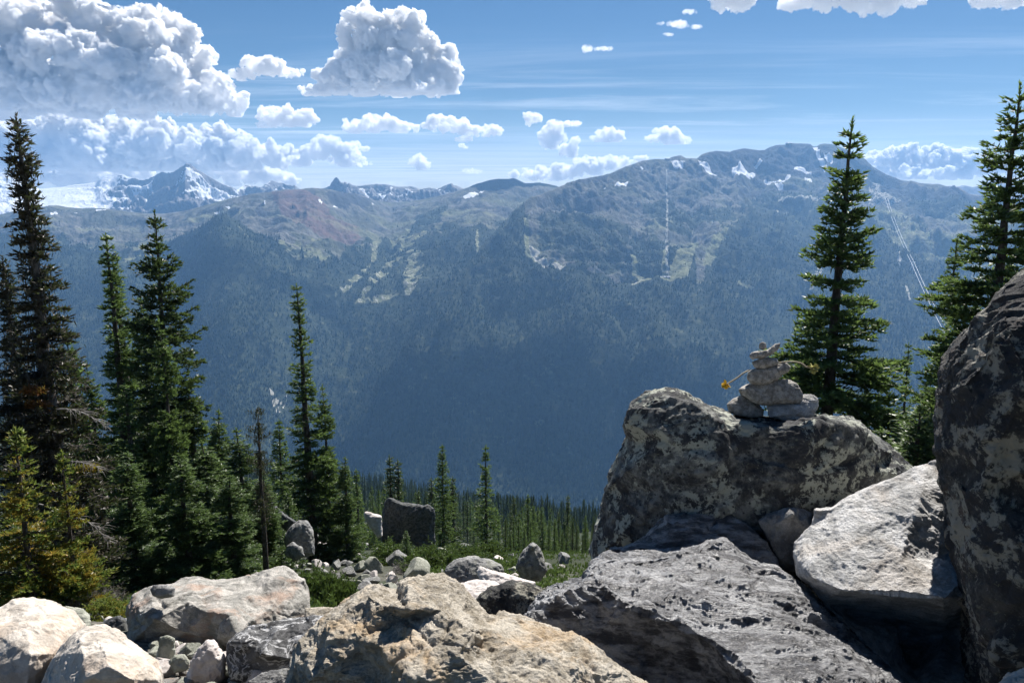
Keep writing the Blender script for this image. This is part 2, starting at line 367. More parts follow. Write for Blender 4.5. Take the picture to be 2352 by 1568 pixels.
            m = PQ(pts, 2.2, 60) * (sstep(-0.25, 0.1, nf) if k not in (4,) else 1); forest = forest * (1 - m); meadow = np.maximum(meadow, m)
            if k < 5: pale = np.maximum(pale, m * 0.42)
        forest = np.maximum(forest, PQ([(960, 500), (1000, 480), (1030, 470), (1020, 500), (980, 530), (930, 545)], 6, 90) * .8)
        red = PQ([(625, 442), (690, 437), (735, 450), (770, 490), (830, 516), (824, 542), (770, 545), (720, 520), (665, 500), (640, 470)], 9, 200)
        for pts in [[(748, 438), (800, 438), (846, 456), (850, 470), (800, 468), (758, 458)], [(680, 437), (720, 438), (745, 478), (715, 480), (690, 460)], [(560, 478), (590, 465), (620, 485), (600, 492)], [(1060, 436), (1115, 414), (1180, 408), (1206, 421), (1150, 440), (1110, 455)], [(755, 484), (776, 496), (770, 508), (756, 498)]]:
            crag_shade = np.maximum(crag_shade, PQ(pts, 6, 120))
        for pts in [[(1062, 455), (1078, 448), (1106, 436), (1114, 434), (1098, 450), (1070, 456)], [(115, 482), (132, 484), (130, 488), (116, 487)], [(217, 480), (244, 481), (240, 484), (220, 484)], [(604, 458), (612, 462), (608, 466)], [(730, 456), (741, 458), (738, 461)], [(492, 482), (504, 479), (500, 485)], [(518, 472), (530, 471), (524, 475)], [(848, 464), (862, 470), (856, 472)], [(756, 460), (776, 463), (770, 465)], [(170, 486), (180, 487), (176, 489)]]:
            snow = np.maximum(snow, PQ(pts, 1.5, 60))
        sc = PQ([(618, 895), (640, 905), (658, 888), (660, 900), (648, 925), (634, 938), (624, 925)], 3, 40) * sstep(-0.2, 0.1, fbm(q * (1, .2, 1) / 14, 2, 8))
        pale = np.maximum(pale, sc * .62); forest *= 1 - sc * .8
        pale = np.maximum(pale, PQ([(340, 575), (356, 565), (352, 580)], 2, 60) * .5)
    for k, a_ in dict(forest=forest, meadow=meadow, red=red, snow=snow, pale=pale, crag_shade=crag_shade).items(): fattr(o, k, a_)
    return forest * (1 - snow) * (1 - sstep(.5, .6, pale))
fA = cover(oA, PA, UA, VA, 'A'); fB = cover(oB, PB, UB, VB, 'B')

# ------------------------------------------------------------------ the forest on those slopes: one mass nobody could count
def m_needles(name, c1, c2, tip=None, trans=0.25, patch=0.0):
    s = NT(name); c = s.coord()
    ci = s.n('ShaderNodeObjectInfo').outputs['Random']
    g_ = s.n('ShaderNodeNewGeometry').outputs['Random Per Island']
    f = s.math('ADD', s.math('MULTIPLY', g_, 0.55), s.math('MULTIPLY', s.ramp(s.noise(c, 1.6, 3), .42, .62) if patch else s.noise(c, 0.9, 3), 0.5))
    col = s.mix(s.ramp(f, 0.2, 0.85), c1, c2)
    if tip: col = s.mix(s.attr('tip'), col, tip)
    d = s.n('ShaderNodeBsdfDiffuse', inp={'Color': col}); t = s.n('ShaderNodeBsdfTranslucent', inp={'Color': s.mix(0.5, col, (0.17, 0.26, 0.05))})
    g2 = s.bsdf(col, 0.45, None, 0.4)
    m1 = s.n('ShaderNodeMixShader', inp={0: trans, 1: g2, 2: t.outputs[0]})
    return s.done(m1.outputs[0])
def m_far():
    s = NT('far_conifers'); g_ = s.n('ShaderNodeNewGeometry').outputs['Random Per Island']; n_ = s.noise(s.coord(), .004, 5, .6)
    col = s.mix(s.ramp(s.math('ADD', s.math('MULTIPLY', g_, .5), s.math('MULTIPLY', n_, .7)), .4, .9), (0.014, 0.022, 0.013), (0.042, 0.052, 0.026))
    return s.done(s.n('ShaderNodeBsdfDiffuse', inp={'Color': col}).outputs[0])
M_FAR = m_far()
def scatter_cones(name, P, n, Hh, Wd, jitter_idx=None, mat=M_FAR):
    th = RNG.uniform(0, 6.28, n)
    H = Hh * RNG.lognormal(0, 0.3, n); Wr = H * Wd * RNG.uniform(.75, 1.3, n)
    V = np.zeros((n, 9, 3)); ks = np.arange(4)
    for k in range(4):
        ang = th + k * math.pi / 2 + 0.2
        V[:, k] = P + np.stack([np.cos(ang) * Wr, np.sin(ang) * Wr, 0.08 * H], -1)
        V[:, 4 + k] = P + np.stack([np.cos(ang + .5) * Wr * .62, np.sin(ang + .5) * Wr * .62, 0.45 * H], -1)
    V[:, 8] = P + np.stack([0 * H, 0 * H, H], -1)
    b = (np.arange(n) * 9)[:, None]
    T = []
    for k in range(4):
        k2 = (k + 1) % 4
        T += [[k, k2, 4 + k], [k2, 4 + k2, 4 + k], [4 + k, 4 + k2, 8]]
    T = np.array(T)
    Fc = (b[:, :, None] + T[None]).reshape(-1, 3)
    return mesh_np(name, V.reshape(-1, 3), Fc, mat)
def forest_pts(P, U, V, f, n, nrow, ncol):
    P2 = P.reshape(nrow, ncol, 3)
    f2 = f.reshape(nrow, ncol).copy(); f2[:3] = 0
    # even density per area seen, a little denser at the tree line
    i = RNG.integers(4, nrow - 1, n); j = RNG.integers(1, ncol - 2, n)
    dn = fbm(P2[i, j] * (1, .45, 0) / 230.0, 4, 91); dn2 = ridged(P2[i, j] * (1, .12, 0) / 300.0, 3, 92)
    keep = RNG.uniform(0, 1, n) < np.clip(f2[i, j], 0, 1) ** 1.5 * (.35 + .65 * sstep(-.25, .1, dn)) * (1 - .85 * sstep(.86, .93, dn2)) + 0.012 * (V.reshape(nrow, ncol)[i, j] > 470)
    vis = V.reshape(nrow, ncol)[i, j] < 1230
    i = i[keep & vis]; j = j[keep & vis]; a_ = RNG.uniform(0, 1, len(i))[:, None]; b_ = RNG.uniform(0, 1, len(i))[:, None]
    return (P2[i, j] * (1 - a_) + P2[i, j + 1] * a_) * (1 - b_) + b_ * (P2[i + 1, j] * (1 - a_) + P2[i + 1, j + 1] * a_)
pts = forest_pts(PA, UA, VA, fA, 120000, 523, 1250)
o = scatter_cones('distant_forest', pts, len(pts), 17.0, 0.17); tag(o, kind='stuff')
pts = forest_pts(PB, UB, VB, fB, 110000, 523, 1150)
o = scatter_cones('distant_forest', pts, len(pts), 17.0, 0.17); tag(o, kind='stuff')

# ------------------------------------------------------------------ snow mountains far behind
topC = cur([(-500, 430), (-100, 420), (-20, 402), (0, 401), (30, 401), (50, 414), (90, 434), (140, 430), (175, 424), (219, 419), (230, 410), (240, 406), (260, 405), (280, 400), (295, 406), (320, 409), (340, 408), (360, 400), (372, 393), (384, 396), (400, 388), (412, 384), (425, 379), (433, 382), (440, 381),
  (452, 390), (475, 401), (497, 411), (520, 420), (545, 431), (556, 427), (565, 424), (585, 428), (600, 430), (612, 420), (622, 413), (636, 418), (650, 417), (675, 429), (695, 438), (730, 436), (745, 430), (760, 422), (775, 415), (790, 421), (810, 428), (822, 424), (850, 424), (870, 420), (885, 422), (900, 428), (925, 430),
  (945, 426), (965, 431), (985, 427), (1005, 431), (1030, 423), (1045, 427), (1065, 431), (1120, 440), (1300, 450)])
ridC = cur([(-500, 10000), (90, 10000), (240, 10100), (330, 10000), (425, 8900), (545, 9200), (650, 10100), (775, 8900), (1300, 9400)])
dC = cur([(370, 10000), (430, 9400), (500, 8000), (560, 7600)])
def ampC(q, u, v):
    w = q + 120 * np.stack([fbm(q / 500, 3, 65), fbm(q / 500, 3, 66), 0 * u], -1)
    gl = np.clip(1 - np.abs(u - 130) / 170.0, 0, 1) ** .5
    return (1 - .93 * gl) * ((ridged(w / 640.0, 6, 41, 0.55) - 0.62) * 330 + 30 * fbm(w / 70, 3, 42))
def m_snow():
    s = NT('snow_and_rock'); c = s.coord()
    geo = s.n('ShaderNodeNewGeometry'); sp = s.n('ShaderNodeSeparateXYZ'); s.t.links.new(geo.outputs['Normal'], sp.inputs[0])
    n1 = s.noise(c, 0.0035, 9, 0.62); n2 = s.noise(c, 0.02, 6, 0.7)
    rock = s.mix(s.ramp(n2, 0.35, 0.65), (0.09, 0.09, 0.10), (0.21, 0.19, 0.18))
    f = s.math('ADD', s.attr('snow'), s.math('MULTIPLY', s.math('SUBTRACT', n1, 0.5), 2.6))
    f = s.math('ADD', f, s.math('MULTIPLY', s.math('SUBTRACT', sp.outputs[2], 0.80), 1.1))
    f = s.math('ADD', f, s.math('MULTIPLY', s.math('SUBTRACT', n2, 0.5), 0.5))
    return s.done(s.bsdf(s.mix(s.ramp(f, 0.46, 0.56), rock, (0.86, 0.88, 0.9)), 0.7, s.bump(n2, 0.8, 30.0), 0.2))
M_SNOW = m_snow()
oC, PC, UC, VC = sheet('mountain', -500, 1300, 1100, topC, ridC, dC, 540, 150, ampC, M_SNOW, 900)
u = UC.ravel(); v = VC.ravel(); q = PC.reshape(-1, 3) * (1, 1, 0)
sn = 0.50 + 0 * u
sn += 0.75 * np.clip(1 - np.abs(u - 120) / 150.0, 0, 1) ** .5 * (1 - sstep(480, 510, v))
sn -= 0.45 * sstep(455, 492, v) * (u > 170)
sn += 0.45 * poly(u, v, [(440, 400), (500, 412), (560, 440), (545, 450), (480, 455), (440, 430), (400, 425), (400, 405)], q, 5, 250)
sn -= 0.55 * poly(u, v, [(352, 400), (386, 392), (400, 440), (440, 450), (480, 470), (440, 492), (380, 480), (350, 430)], q, 5, 250)
sn -= 0.35 * poly(u, v, [(400, 386), (430, 377), (480, 400), (545, 430), (540, 440), (470, 412), (430, 395), (405, 398)], q, 4, 250)
sn += 0.28 * poly(u, v, [(300, 440), (350, 405), (352, 430), (320, 450)], q, 5, 250)
sn -= 0.25 * (u > 550) + 0.1 * (u > 740)
sn += 0.5 * poly(u, v, [(870, 432), (900, 440), (905, 455), (880, 455)], q, 4, 200) + 0.5 * poly(u, v, [(920, 450), (940, 440), (955, 455), (930, 462)], q, 4, 200) + .5 * poly(u, v, [(830, 434), (850, 440), (848, 446), (826, 440)], q, 4, 200)
fattr(oC, 'snow', sn)
# pale blue range at the far right
topD = cur([(1950, 470), (2120, 440), (2180, 432), (2215, 425), (2235, 429), (2262, 423), (2280, 414), (2300, 421), (2352, 430), (2500, 440), (2700, 470)])
oD, PD, UD, VD = sheet('mountain', 1950, 2700, 260, topD, lambda u: 0 * u + 10400, cur([(400, 10400), (470, 9700), (520, 9000)]), 510, 40, lambda q, u, v: (ridged(q / 700, 4, 51) - .6) * 160, M_SNOW, 900)
fattr(oD, 'snow', 0.1 + 0 * UD.ravel())

# ------------------------------------------------------------------ air: one closed box of even haze
bx = np.array([(x, y, z) for x in (-13000, 13000) for y in (-60, 12100) for z in (-2000, 760)], float)
hz = mesh_np('haze', bx, np.array([(0, 1, 3, 2), (4, 6, 7, 5), (0, 4, 5, 1), (2, 3, 7, 6), (0, 2, 6, 4), (1, 5, 7, 3)]))
hm = NT('haze_air')
pv = hm.n('ShaderNodeVolumePrincipled', inp={'Color': (0.25, 0.50, 0.88), 'Density': 0.000066, 'Anisotropy': 0.25})
hm.t.links.new(pv.outputs[0], hm.out.inputs['Volume']); hz.data.materials.append(hm.m); tag(hz, kind='stuff')
hz.display_type = 'WIRE'
# ------------------------------------------------------------------ clouds: closed billowing bodies of real vapour, each one a thing
def m_cloud(name, dens, alb=(1.0, 1.0, 1.0)):
    s = NT(name)
    n_ = s.noise(s.coord(), 1 / 260.0, 5, .62)
    v_ = s.n('ShaderNodeVolumeScatter', inp={'Color': alb, 'Density': s.ramp(n_, .36, .58, dens * .02, dens * 1.25), 'Anisotropy': 0.25})
    s.t.links.new(v_.outputs[0], s.out.inputs['Volume']); return s.m
M_CL = {'thick': m_cloud('thick_vapour', 0.042, (.945, .952, .964)), 'mid': m_cloud('vapour', 0.024, (.986, .988, .991)), 'thin': m_cloud('thin_vapour', 0.0042), 'light': m_cloud('light_vapour', 0.009)}
_ico = None
def ico(sub=2):
    global _ico
    if _ico is None:
        import bmesh
        b = bmesh.new(); bmesh.ops.create_icosphere(b, subdivisions=sub, radius=1.0)
        _ico = (np.array([v.co[:] for v in b.verts]), np.array([[v.index for v in f.verts] for f in b.faces])); b.free()
    return _ico
def from_mods(o):
    dg = bpy.context.evaluated_depsgraph_get(); ev = o.evaluated_get(dg)
    me = bpy.data.meshes.new_from_object(ev); old = o.data; o.modifiers.clear(); o.data = me
    bpy.data.meshes.remove(old)
    return me
def get_co(me):
    a_ = np.empty(len(me.vertices) * 3, np.float32); me.vertices.foreach_get('co', a_); return a_.reshape(-1, 3).astype(float)
def get_no(me):
    a_ = np.empty(len(me.vertices) * 3, np.float32); me.vertices.foreach_get('normal', a_); return a_.reshape(-1, 3).astype(float)
def cloud(label, D, ells, kind='thick', base=None, voxel=2.0, puff=0.42, seed=0, amp=1.0, n_k=1.0, group=None):
    rg = np.random.default_rng(100 + seed); iv, fi = ico()
    pxm = D / F
    cu = np.mean([e[0] for e in ells]); cv = np.mean([e[1] for e in ells]); C0 = at(cu, cv, D)
    V, Fc = [], []; n = 0
    for (eu, ev, ru, rv) in ells:
        m = int(max(7, 15 * ru / rv) * n_k)
        for _ in range(m):
            t = rg.normal(size=3); t /= np.linalg.norm(t); rr = rg.uniform(.1, 1) ** .5
            r_ = rv * rg.uniform(puff * .6, puff * 1.25) * (1.15 - .45 * rr)
            uu = eu + t[0] * rr * (ru * 1.06 - r_ * .5); vv = ev + t[1] * rr * (rv * 1.12 - r_ * .5); dd = D + t[2] * rr * max(ru, rv) * pxm * .8
            P = at(uu, vv, dd); R_ = r_ * pxm
            V.append(iv * R_ * (1.1, 1.1, .95) + P - C0); Fc.append(fi + n); n += len(iv)
    V = np.concatenate(V)
    o = mesh_np('cloud', V, np.concatenate(Fc))
    md = o.modifiers.new('r', 'REMESH'); md.mode = 'VOXEL'; md.voxel_size = voxel * pxm
    me = from_mods(o); co = get_co(me); no = get_no(me)
    s0 = np.mean([e[3] for e in ells]) * pxm
    L = s0 * 0.55
    w = co + L * .25 * np.stack([fbm(co / L, 2, 11), fbm(co / L, 2, 12), fbm(co / L, 2, 13)], -1)
    d = (billow(w / L, 6, seed + 3, .6) - .36) * L * 0.85 * amp + fbm(w / (L * .16), 4, seed + 7, g=.62) * L * .22
    co2 = co + no * d[:, None]
    if base is not None:                                      # level condensation base
        zb = at(cu, base, D)[2] - C0[2]; zz = co2[:, 2] - zb; k = s0 * .10
        z2 = np.where(zz < k * 2, k * 2 - (k * 2) * (1 - np.exp((zz - 2 * k) / (k * 2 + 1e-6))), zz)
        co2[:, 2] = np.where(zz < 2 * k, zb + np.minimum(zz, 2 * k) * 0 + (2 * k + np.clip((zz - 2 * k) * .18, -2 * k, 0)) + 0, co2[:, 2])
    me.vertices.foreach_set('co', co2.astype(np.float32).ravel()); me.update()
    me.materials.clear(); me.materials.append(M_CL[kind]); o.location = C0
    tag(o, label, 'cloud', group or 'cumulus clouds in the blue sky')
    return o
cloud('huge towering cumulus with a wide grey base filling the upper left corner', 19000, [(0, 100, 130, 100), (110, 90, 150, 105), (250, 90, 140, 80), (360, 120, 105, 85), (430, 190, 90, 60), (290, 195, 210, 75), (80, 200, 200, 80), (520, 232, 52, 26), (-160, 140, 170, 120)], 'thick', 285, 2.6, .5, 1, 1.0)
cloud('long low bank of pale cumulus beneath the huge grey cloud', 23000, [(-60, 345, 120, 66), (60, 350, 120, 66), (190, 342, 120, 66), (320, 350, 110, 58), (440, 345, 100, 52), (550, 350, 90, 40), (640, 358, 50, 24), (330, 310, 90, 34), (150, 300, 90, 40), (500, 318, 50, 26)], 'thick', 402, 2.2, .5, 2, 1.0, 1.3)
cloud('white cumulus lumps low behind the pointed snow peak', 26000, [(480, 395, 40, 20), (540, 402, 40, 24), (610, 402, 50, 20), (660, 412, 30, 14)], 'mid', 432, 1.6, .6, 3)
cloud('pale low cloud resting over the glacier left of the pointed snow peak', 26000, [(60, 396, 100, 36), (170, 392, 90, 30), (-60, 396, 80, 34), (290, 396, 70, 22)], 'mid', 445, 2, .6, 33)
cloud('lumpy cumulus at the right end of the low bank', 22000, [(742, 335, 42, 27), (790, 350, 34, 24), (800, 368, 58, 16), (706, 352, 22, 20), (690, 370, 40, 12)], 'mid', 388, 1.7, .55, 4)
cloud('big lone cumulus with dark middle and brilliant white rims', 18000, [(845, 72, 62, 56), (925, 82, 66, 54), (985, 155, 66, 58), (880, 150, 112, 66), (815, 180, 90, 44), (1030, 185, 28, 34), (735, 212, 46, 12), (935, 205, 110, 20)], 'thick', 228, 1.7, .5, 5, 1.0, 1.3)
cloud('white cumulus with a tapering right tip beside the huge cloud', 18500, [(605, 150, 58, 24), (655, 166, 45, 11), (556, 172, 28, 18)], 'mid', 188, 1.6, .55, 6, group=None)
cloud('oval puffy cumulus above the end of the low bank', 19500, [(620, 272, 38, 24), (680, 268, 46, 27)], 'mid', 298, 1.6, .5, 7)
cloud('long flat cumulus below the big lone cloud', 20500, [(820, 292, 42, 17), (870, 285, 50, 21), (925, 294, 36, 14)], 'mid', 309, 1.5, .55, 8)
cloud('ragged cumulus trailing to the lower right of the long flat one', 20500, [(1010, 283, 42, 19), (1060, 292, 40, 18), (1115, 300, 42, 13), (1068, 318, 22, 9)], 'mid', None, 1.5, .55, 9)
cloud('small round solitary cloud above the distant snowy range', 21500, [(963, 374, 22, 18), (975, 380, 16, 13)], 'mid', 393, 1.1, .55, 10)
cloud('tall broken column of white cloud right of the middle', 21500, [(1222, 273, 24, 13), (1262, 300, 34, 22), (1310, 284, 30, 7), (1262, 330, 26, 12), (1306, 345, 22, 20), (1322, 322, 12, 10), (1285, 318, 22, 14)], 'mid', None, 1.3, .6, 11)
cloud('small domed cloud between the broken column and the ridge', 21500, [(1395, 312, 40, 17), (1400, 320, 38, 9)], 'mid', 329, 1.2, .55, 12)
cloud('small domed cloud hanging over the left shoulder of the peak', 21000, [(1535, 308, 36, 17), (1545, 322, 44, 12), (1500, 318, 22, 8)], 'mid', 334, 1.2, .55, 13)
cloud('white heaped clouds rising behind the long left ridge of the peak', 27000, [(1235, 398, 36, 16), (1290, 395, 40, 18), (1350, 382, 44, 22), (1410, 374, 44, 16), (1182, 400, 12, 12), (1468, 366, 20, 8)], 'mid', 425, 1.5, .55, 14)
cloud('broad bright bank of cloud behind the right slope of the peak', 27000, [(2020, 368, 44, 20), (2080, 362, 48, 28), (2140, 362, 55, 28), (2210, 370, 60, 30), (2265, 378, 40, 24), (2330, 382, 60, 22), (2130, 395, 130, 18)], 'thick', 418, 1.7, .55, 15)
cloud('white cloud cut by the top edge right of the middle', 17000, [(1665, -8, 40, 30), (1712, -4, 34, 27), (1690, -30, 60, 30)], 'mid', None, 1.3, .6, 16)
cloud('longest ragged white cloud cut by the top edge', 17000, [(1830, 0, 46, 22), (1890, -6, 50, 28), (1980, -4, 60, 32), (2035, -2, 36, 30), (1950, -40, 120, 34), (2095, -8, 36, 24)], 'mid', None, 1.3, .6, 17)
cloud('white cloud cut by the top edge near the right corner', 17000, [(2265, -8, 40, 28), (2320, -12, 36, 26)], 'mid', None, 1.3, .6, 18)
cloud('small torn wisp floating below the clouds at the top', 18000, [(1560, 55, 26, 9), (1585, 28, 18, 6), (1600, 62, 16, 5), (1534, 80, 14, 4), (1518, 54, 10, 4)], 'thin', None, 1.1, .7, 19, 1.2)
cloud('tiny torn wisp alone in open blue sky', 18500, [(1350, 112, 16, 9), (1385, 112, 26, 5)], 'thin', None, 1.1, .7, 20, 1.2)
cloud('faint scrap of cloud right of the small round cloud', 24000, [(1078, 392, 20, 6), (1096, 394, 14, 5)], 'thin', None, .8, .7, 21)
cloud('tiny scrap of cloud at the right end of the low bank', 24000, [(815, 334, 16, 9), (836, 342, 14, 6)], 'mid', None, .8, .7, 22)
cloud('tiny scrap of cloud under the ragged cumulus', 24000, [(1060, 334, 9, 5), (1068, 338, 8, 4)], 'mid', None, .8, .7, 23)
# unseen cloud added above the frame to shade the middle of the far slope
tgt = at(1235, 900, 3450); cc = tgt + np.array(sv) * (3300.0 / sv.z); cu_, cv_ = uv_of(cc)
cloud('unseen cloud added above the view to shade the far slope', float(cc[1]), [(cu_ - 150, cv_, 190, 75), (cu_ + 140, cv_ - 10, 200, 75), (cu_, cv_ + 10, 160, 85)], 'light', None, 5, .5, 40)
# ------------------------------------------------------------------ conifers
def tube(P, r, sides=6, cap=True):
    """tapered tube along the points P with radii r"""
    P = np.asarray(P, float); n = len(P); T = np.gradient(P, axis=0); T /= np.linalg.norm(T, axis=1)[:, None] + 1e-9
    up = np.where(np.abs(T[:, 2:3]) > .9, np.array([[1., 0, 0]]), np.array([[0, 0, 1.]]))
    A_ = np.cross(T, up); A_ /= np.linalg.norm(A_, axis=1)[:, None] + 1e-9; B_ = np.cross(T, A_)
    th = np.arange(sides) * 2 * math.pi / sides
    V = P[:, None] + np.asarray(r)[:, None, None] * (np.cos(th)[None, :, None] * A_[:, None] + np.sin(th)[None, :, None] * B_[:, None])
    i = np.arange(n - 1)[:, None] * sides; j = np.arange(sides)[None]; j2 = (j + 1) % sides
    Fq = np.stack([i + j, i + j2, i + sides + j2, i + sides + j], -1).reshape(-1, 4)
    return V.reshape(-1, 3), Fq
class Acc:
    def __init__(s): s.V = []; s.F = []; s.n = 0; s.t = []
    def add(s, V, Fc, tip=None):
        s.V.append(V); s.F.append(np.asarray(Fc) + s.n); s.n += len(V)
        if tip is not None: s.t.append(tip)
    def obj(s, name, mat, parent=None, smooth=False):
        o = mesh_np(name, np.concatenate(s.V), np.concatenate(s.F), mat, parent, smooth)
        if s.t: fattr(o, 'tip', np.concatenate(s.t))
        return o
def needles(acc, Q, Dv, size, rg, tipv, n_per=3, up=0.35, thin=0.3):
    """small needle tufts round the points Q of a twig that runs along Dv"""
    m = len(Q)
    for k in range(n_per):
        r_ = rg.normal(size=(m, 3)); r_[:, 2] = np.abs(r_[:, 2]) * .8 + up * .6
        d = Dv * rg.uniform(.5, 1.1, (m, 1)) + r_ * 0.55; d /= np.linalg.norm(d, axis=1)[:, None]
        s = size * rg.uniform(.7, 1.4, (m, 1)); w = np.cross(d, rg.normal(size=(m, 3))); w /= np.linalg.norm(w, axis=1)[:, None] + 1e-9
        a_ = Q - w * s * thin; b_ = Q + w * s * thin; c_ = Q + d * s * 1.35
        V = np.stack([a_, b_, c_], 1).reshape(-1, 3)
        acc.add(V, np.arange(3 * m).reshape(-1, 3), np.repeat(tipv, 3))

def conifer(H, rad, seed, z0=0.06, whorl=0.24, droop=0.35, size=0.05, tw=0.11, dens=1.0, lean=(0, 0), gaps=0.1, ragged=0.3, dead=0.0, per=3, shape=None, nb=(4, 6), lichen=0.0, side_bias=None, limb_r=1.0, twig_n=3, sparse_low=0.0):
    """returns (trunk mesh acc, crown acc, bare twig acc). rad = crown radius at the widest part"""
    rg = np.random.default_rng(seed)
    tr = Acc(); cr = Acc(); bare = Acc()
    zs = np.linspace(0, 1, 26)
    wob = np.cumsum(rg.normal(0, .012 * H / 10, (26, 2)), 0)
    ax = np.stack([lean[0] * zs * H + wob[:, 0] * zs, lean[1] * zs * H + wob[:, 1] * zs, zs * H], -1)
    r0 = 0.0135 * H + .03
    V, Fq = tube(ax, r0 * (1 - zs) ** .85 + 0.006, 8); tr.add(V, Fq)
    shape = shape or (lambda s: (1 - s) ** 0.85 * min(1, .55 + 1.6 * s) if s < .3 else (1 - s) ** .85)
    z = z0 * H
    while z < H * .985:
        s = z / H; Rr = rad * shape(s) + .05
        if rg.uniform() > gaps:
            n = rg.integers(nb[0], nb[1] + 1) if s < .93 else 3
            a0 = rg.uniform(0, 6.28)
            whl = rg.uniform(1 - ragged, 1 + ragged * .7)
            for k in range(n):
                az = a0 + k * 6.283 / n + rg.normal(0, .25)
                L = Rr * whl * rg.uniform(1 - ragged, 1.12)
                if side_bias is not None: L *= 1 + side_bias[1] * math.cos(az - side_bias[0])
                if s < .3 and rg.uniform() < sparse_low: L *= .4
                if L < .06: L = .06
                p0 = np.array([np.interp(z, ax[:, 2], ax[:, 0]), np.interp(z, ax[:, 2], ax[:, 1]), z + rg.uniform(-.05, .05)])
                m = max(5, int(L / .1)); t = np.linspace(0, 1, m)
                e0 = 0.75 * max(0, s - .62) / .38 + .1 - droop * (1 - s) * rg.uniform(.5, 1.2)
                hor = L * t; ver = L * (math.sin(e0) * t + droop * .55 * (1 - s) * (t ** 2.2) * .7 - .12 * np.sin(t * 3.14) * droop)
                bend = rg.normal(0, .12) * t ** 2 * L
                ca, sa = math.cos(az), math.sin(az)
                P = p0 + np.stack([hor * ca - bend * sa, hor * sa + bend * ca, ver], -1)
                V, Fq = tube(P, limb_r * (0.0035 + .011 * L * (1 - t)), 4); tr.add(V, Fq)
                isdead = rg.uniform() < dead
                # side twigs
                nt = max(4, int(L / tw * 1.9 * dens)); tt = rg.uniform(.10, 1, nt) ** .8
                sg = np.where(rg.uniform(0, 1, nt) < .5, -1., 1.)
                ln = (0.42 * L * (1 - tt) ** .7 + .09) * rg.uniform(.55, 1.15, nt); ln = np.minimum(ln, .75)
                ang = sg * rg.uniform(.5, 1.15, nt); dz = rg.normal(.0, .16, nt) - .12 * droop
                bi = np.stack([np.interp(tt, t, P[:, i]) for i in range(3)], -1)
                dirs = np.stack([np.cos(az + ang), np.sin(az + ang), dz], -1)
                if isdead:
                    for q in range(0, nt, 2):
                        pp = bi[q] + dirs[q] * ln[q] * np.linspace(0, 1, 4)[:, None] + np.array([0, 0, -1]) * (np.linspace(0, 1, 4) ** 2 * ln[q] * .35)[:, None]
                        V, Fq = tube(pp, np.linspace(.006, .002, 4), 3); tr.add(V, Fq)
                    if rg.uniform() < .45: continue
                    keepn = .25
                else: keepn = 1.0
                step = size * .62
                qs, ds, tv = [], [], []
                for q in range(nt):
                    c = max(2, int(ln[q] / step)); x = np.linspace(.0, 1, c)
                    if keepn < 1: x = x[rg.uniform(0, 1, c) < keepn]
                    if len(x) == 0: continue
                    qs.append(bi[q] + dirs[q] * (ln[q] * x)[:, None] + np.array([0, 0, 1.]) * (-.1 * ln[q] * x ** 2)[:, None]); ds.append(np.repeat(dirs[q][None], len(x), 0)); tv.append(np.clip((x - .62) * 2.2, 0, 1) * rg.uniform(.3, 1))
                x = np.linspace(.12, 1, max(3, int(L / step * .9)))
                qs.append(np.stack([np.interp(x, t, P[:, i]) for i in range(3)], -1)); ds.append(np.repeat(np.array([[ca, sa, .1]]), len(x), 0)); tv.append(np.clip((x - .85) * 5, 0, 1))
                needles(cr, np.concatenate(qs), np.concatenate(ds), size, rg, np.concatenate(tv), per)
                if lichen > 0:                                   # hanging strands of tree moss
                    ns = int(L / .07 * lichen); tt2 = rg.uniform(.05, 1, ns)
                    B = np.stack([np.interp(tt2, t, P[:, i]) for i in range(3)], -1) + rg.normal(0, .05, (ns, 3))
                    hl = rg.uniform(.05, .2, ns)
                    wv = rg.normal(size=(ns, 3)) * .008
                    V = np.stack([B - wv, B + wv, B + np.stack([rg.normal(0, .03, ns), rg.normal(0, .03, ns), -hl], -1)], 1).reshape(-1, 3)
                    cr.add(V, np.arange(3 * ns).reshape(-1, 3), np.zeros(3 * ns))
        z += whorl * rg.uniform(.6, 1.25) * (1 - .45 * s) * (H / 10) ** .35
    # leader
    x = np.linspace(.95, 1.0, 8) * H; Q = np.stack([np.interp(x, ax[:, 2], ax[:, 0]), np.interp(x, ax[:, 2], ax[:, 1]), x], -1)
    needles(cr, np.repeat(Q, 2, 0), np.repeat(np.array([[0, 0, 1.]]), 16, 0), size * .9, rg, np.ones(16), per)
    return tr, cr, bare

def m_bark(name, a_, b_):
    s = NT(name); c = s.coord(scale=(1, 1, .35)); n = s.noise(c, 14, 6, .7)
    return s.done(s.bsdf(s.mix(s.ramp(n, .35, .65), a_, b_), .9, s.bump(n, .8, .02), .2))
M_BARK = m_bark('fir_bark', (0.035, 0.028, 0.024), (0.13, 0.11, 0.095))
M_GREY = m_bark('weathered_wood', (0.11, 0.10, 0.095), (0.34, 0.32, 0.30))
M_FIR = m_needles('fir_needles', (0.028, 0.050, 0.022), (0.088, 0.138, 0.052), (0.19, 0.27, 0.095), .44)
M_FIRD = m_needles('old_fir_needles', (0.018, 0.030, 0.018), (0.045, 0.068, 0.032), (0.10, 0.145, 0.06), .3)
M_YEL = m_needles('yellowing_needles', (0.045, 0.095, 0.02), (0.42, 0.26, 0.03), (0.30, 0.33, 0.08), .42, 1.0)
M_BRN = m_needles('brown_moss', (0.022, 0.022, 0.016), (0.075, 0.058, 0.042), (0.10, 0.085, 0.065), .15)
M_RUST = m_needles('rusty_needles', (0.16, 0.055, 0.018), (0.33, 0.13, 0.04), None, .3)
M_SHRUB = m_needles('shrub_needles', (0.03, 0.055, 0.018), (0.085, 0.125, 0.035), (0.13, 0.19, 0.055), .3)

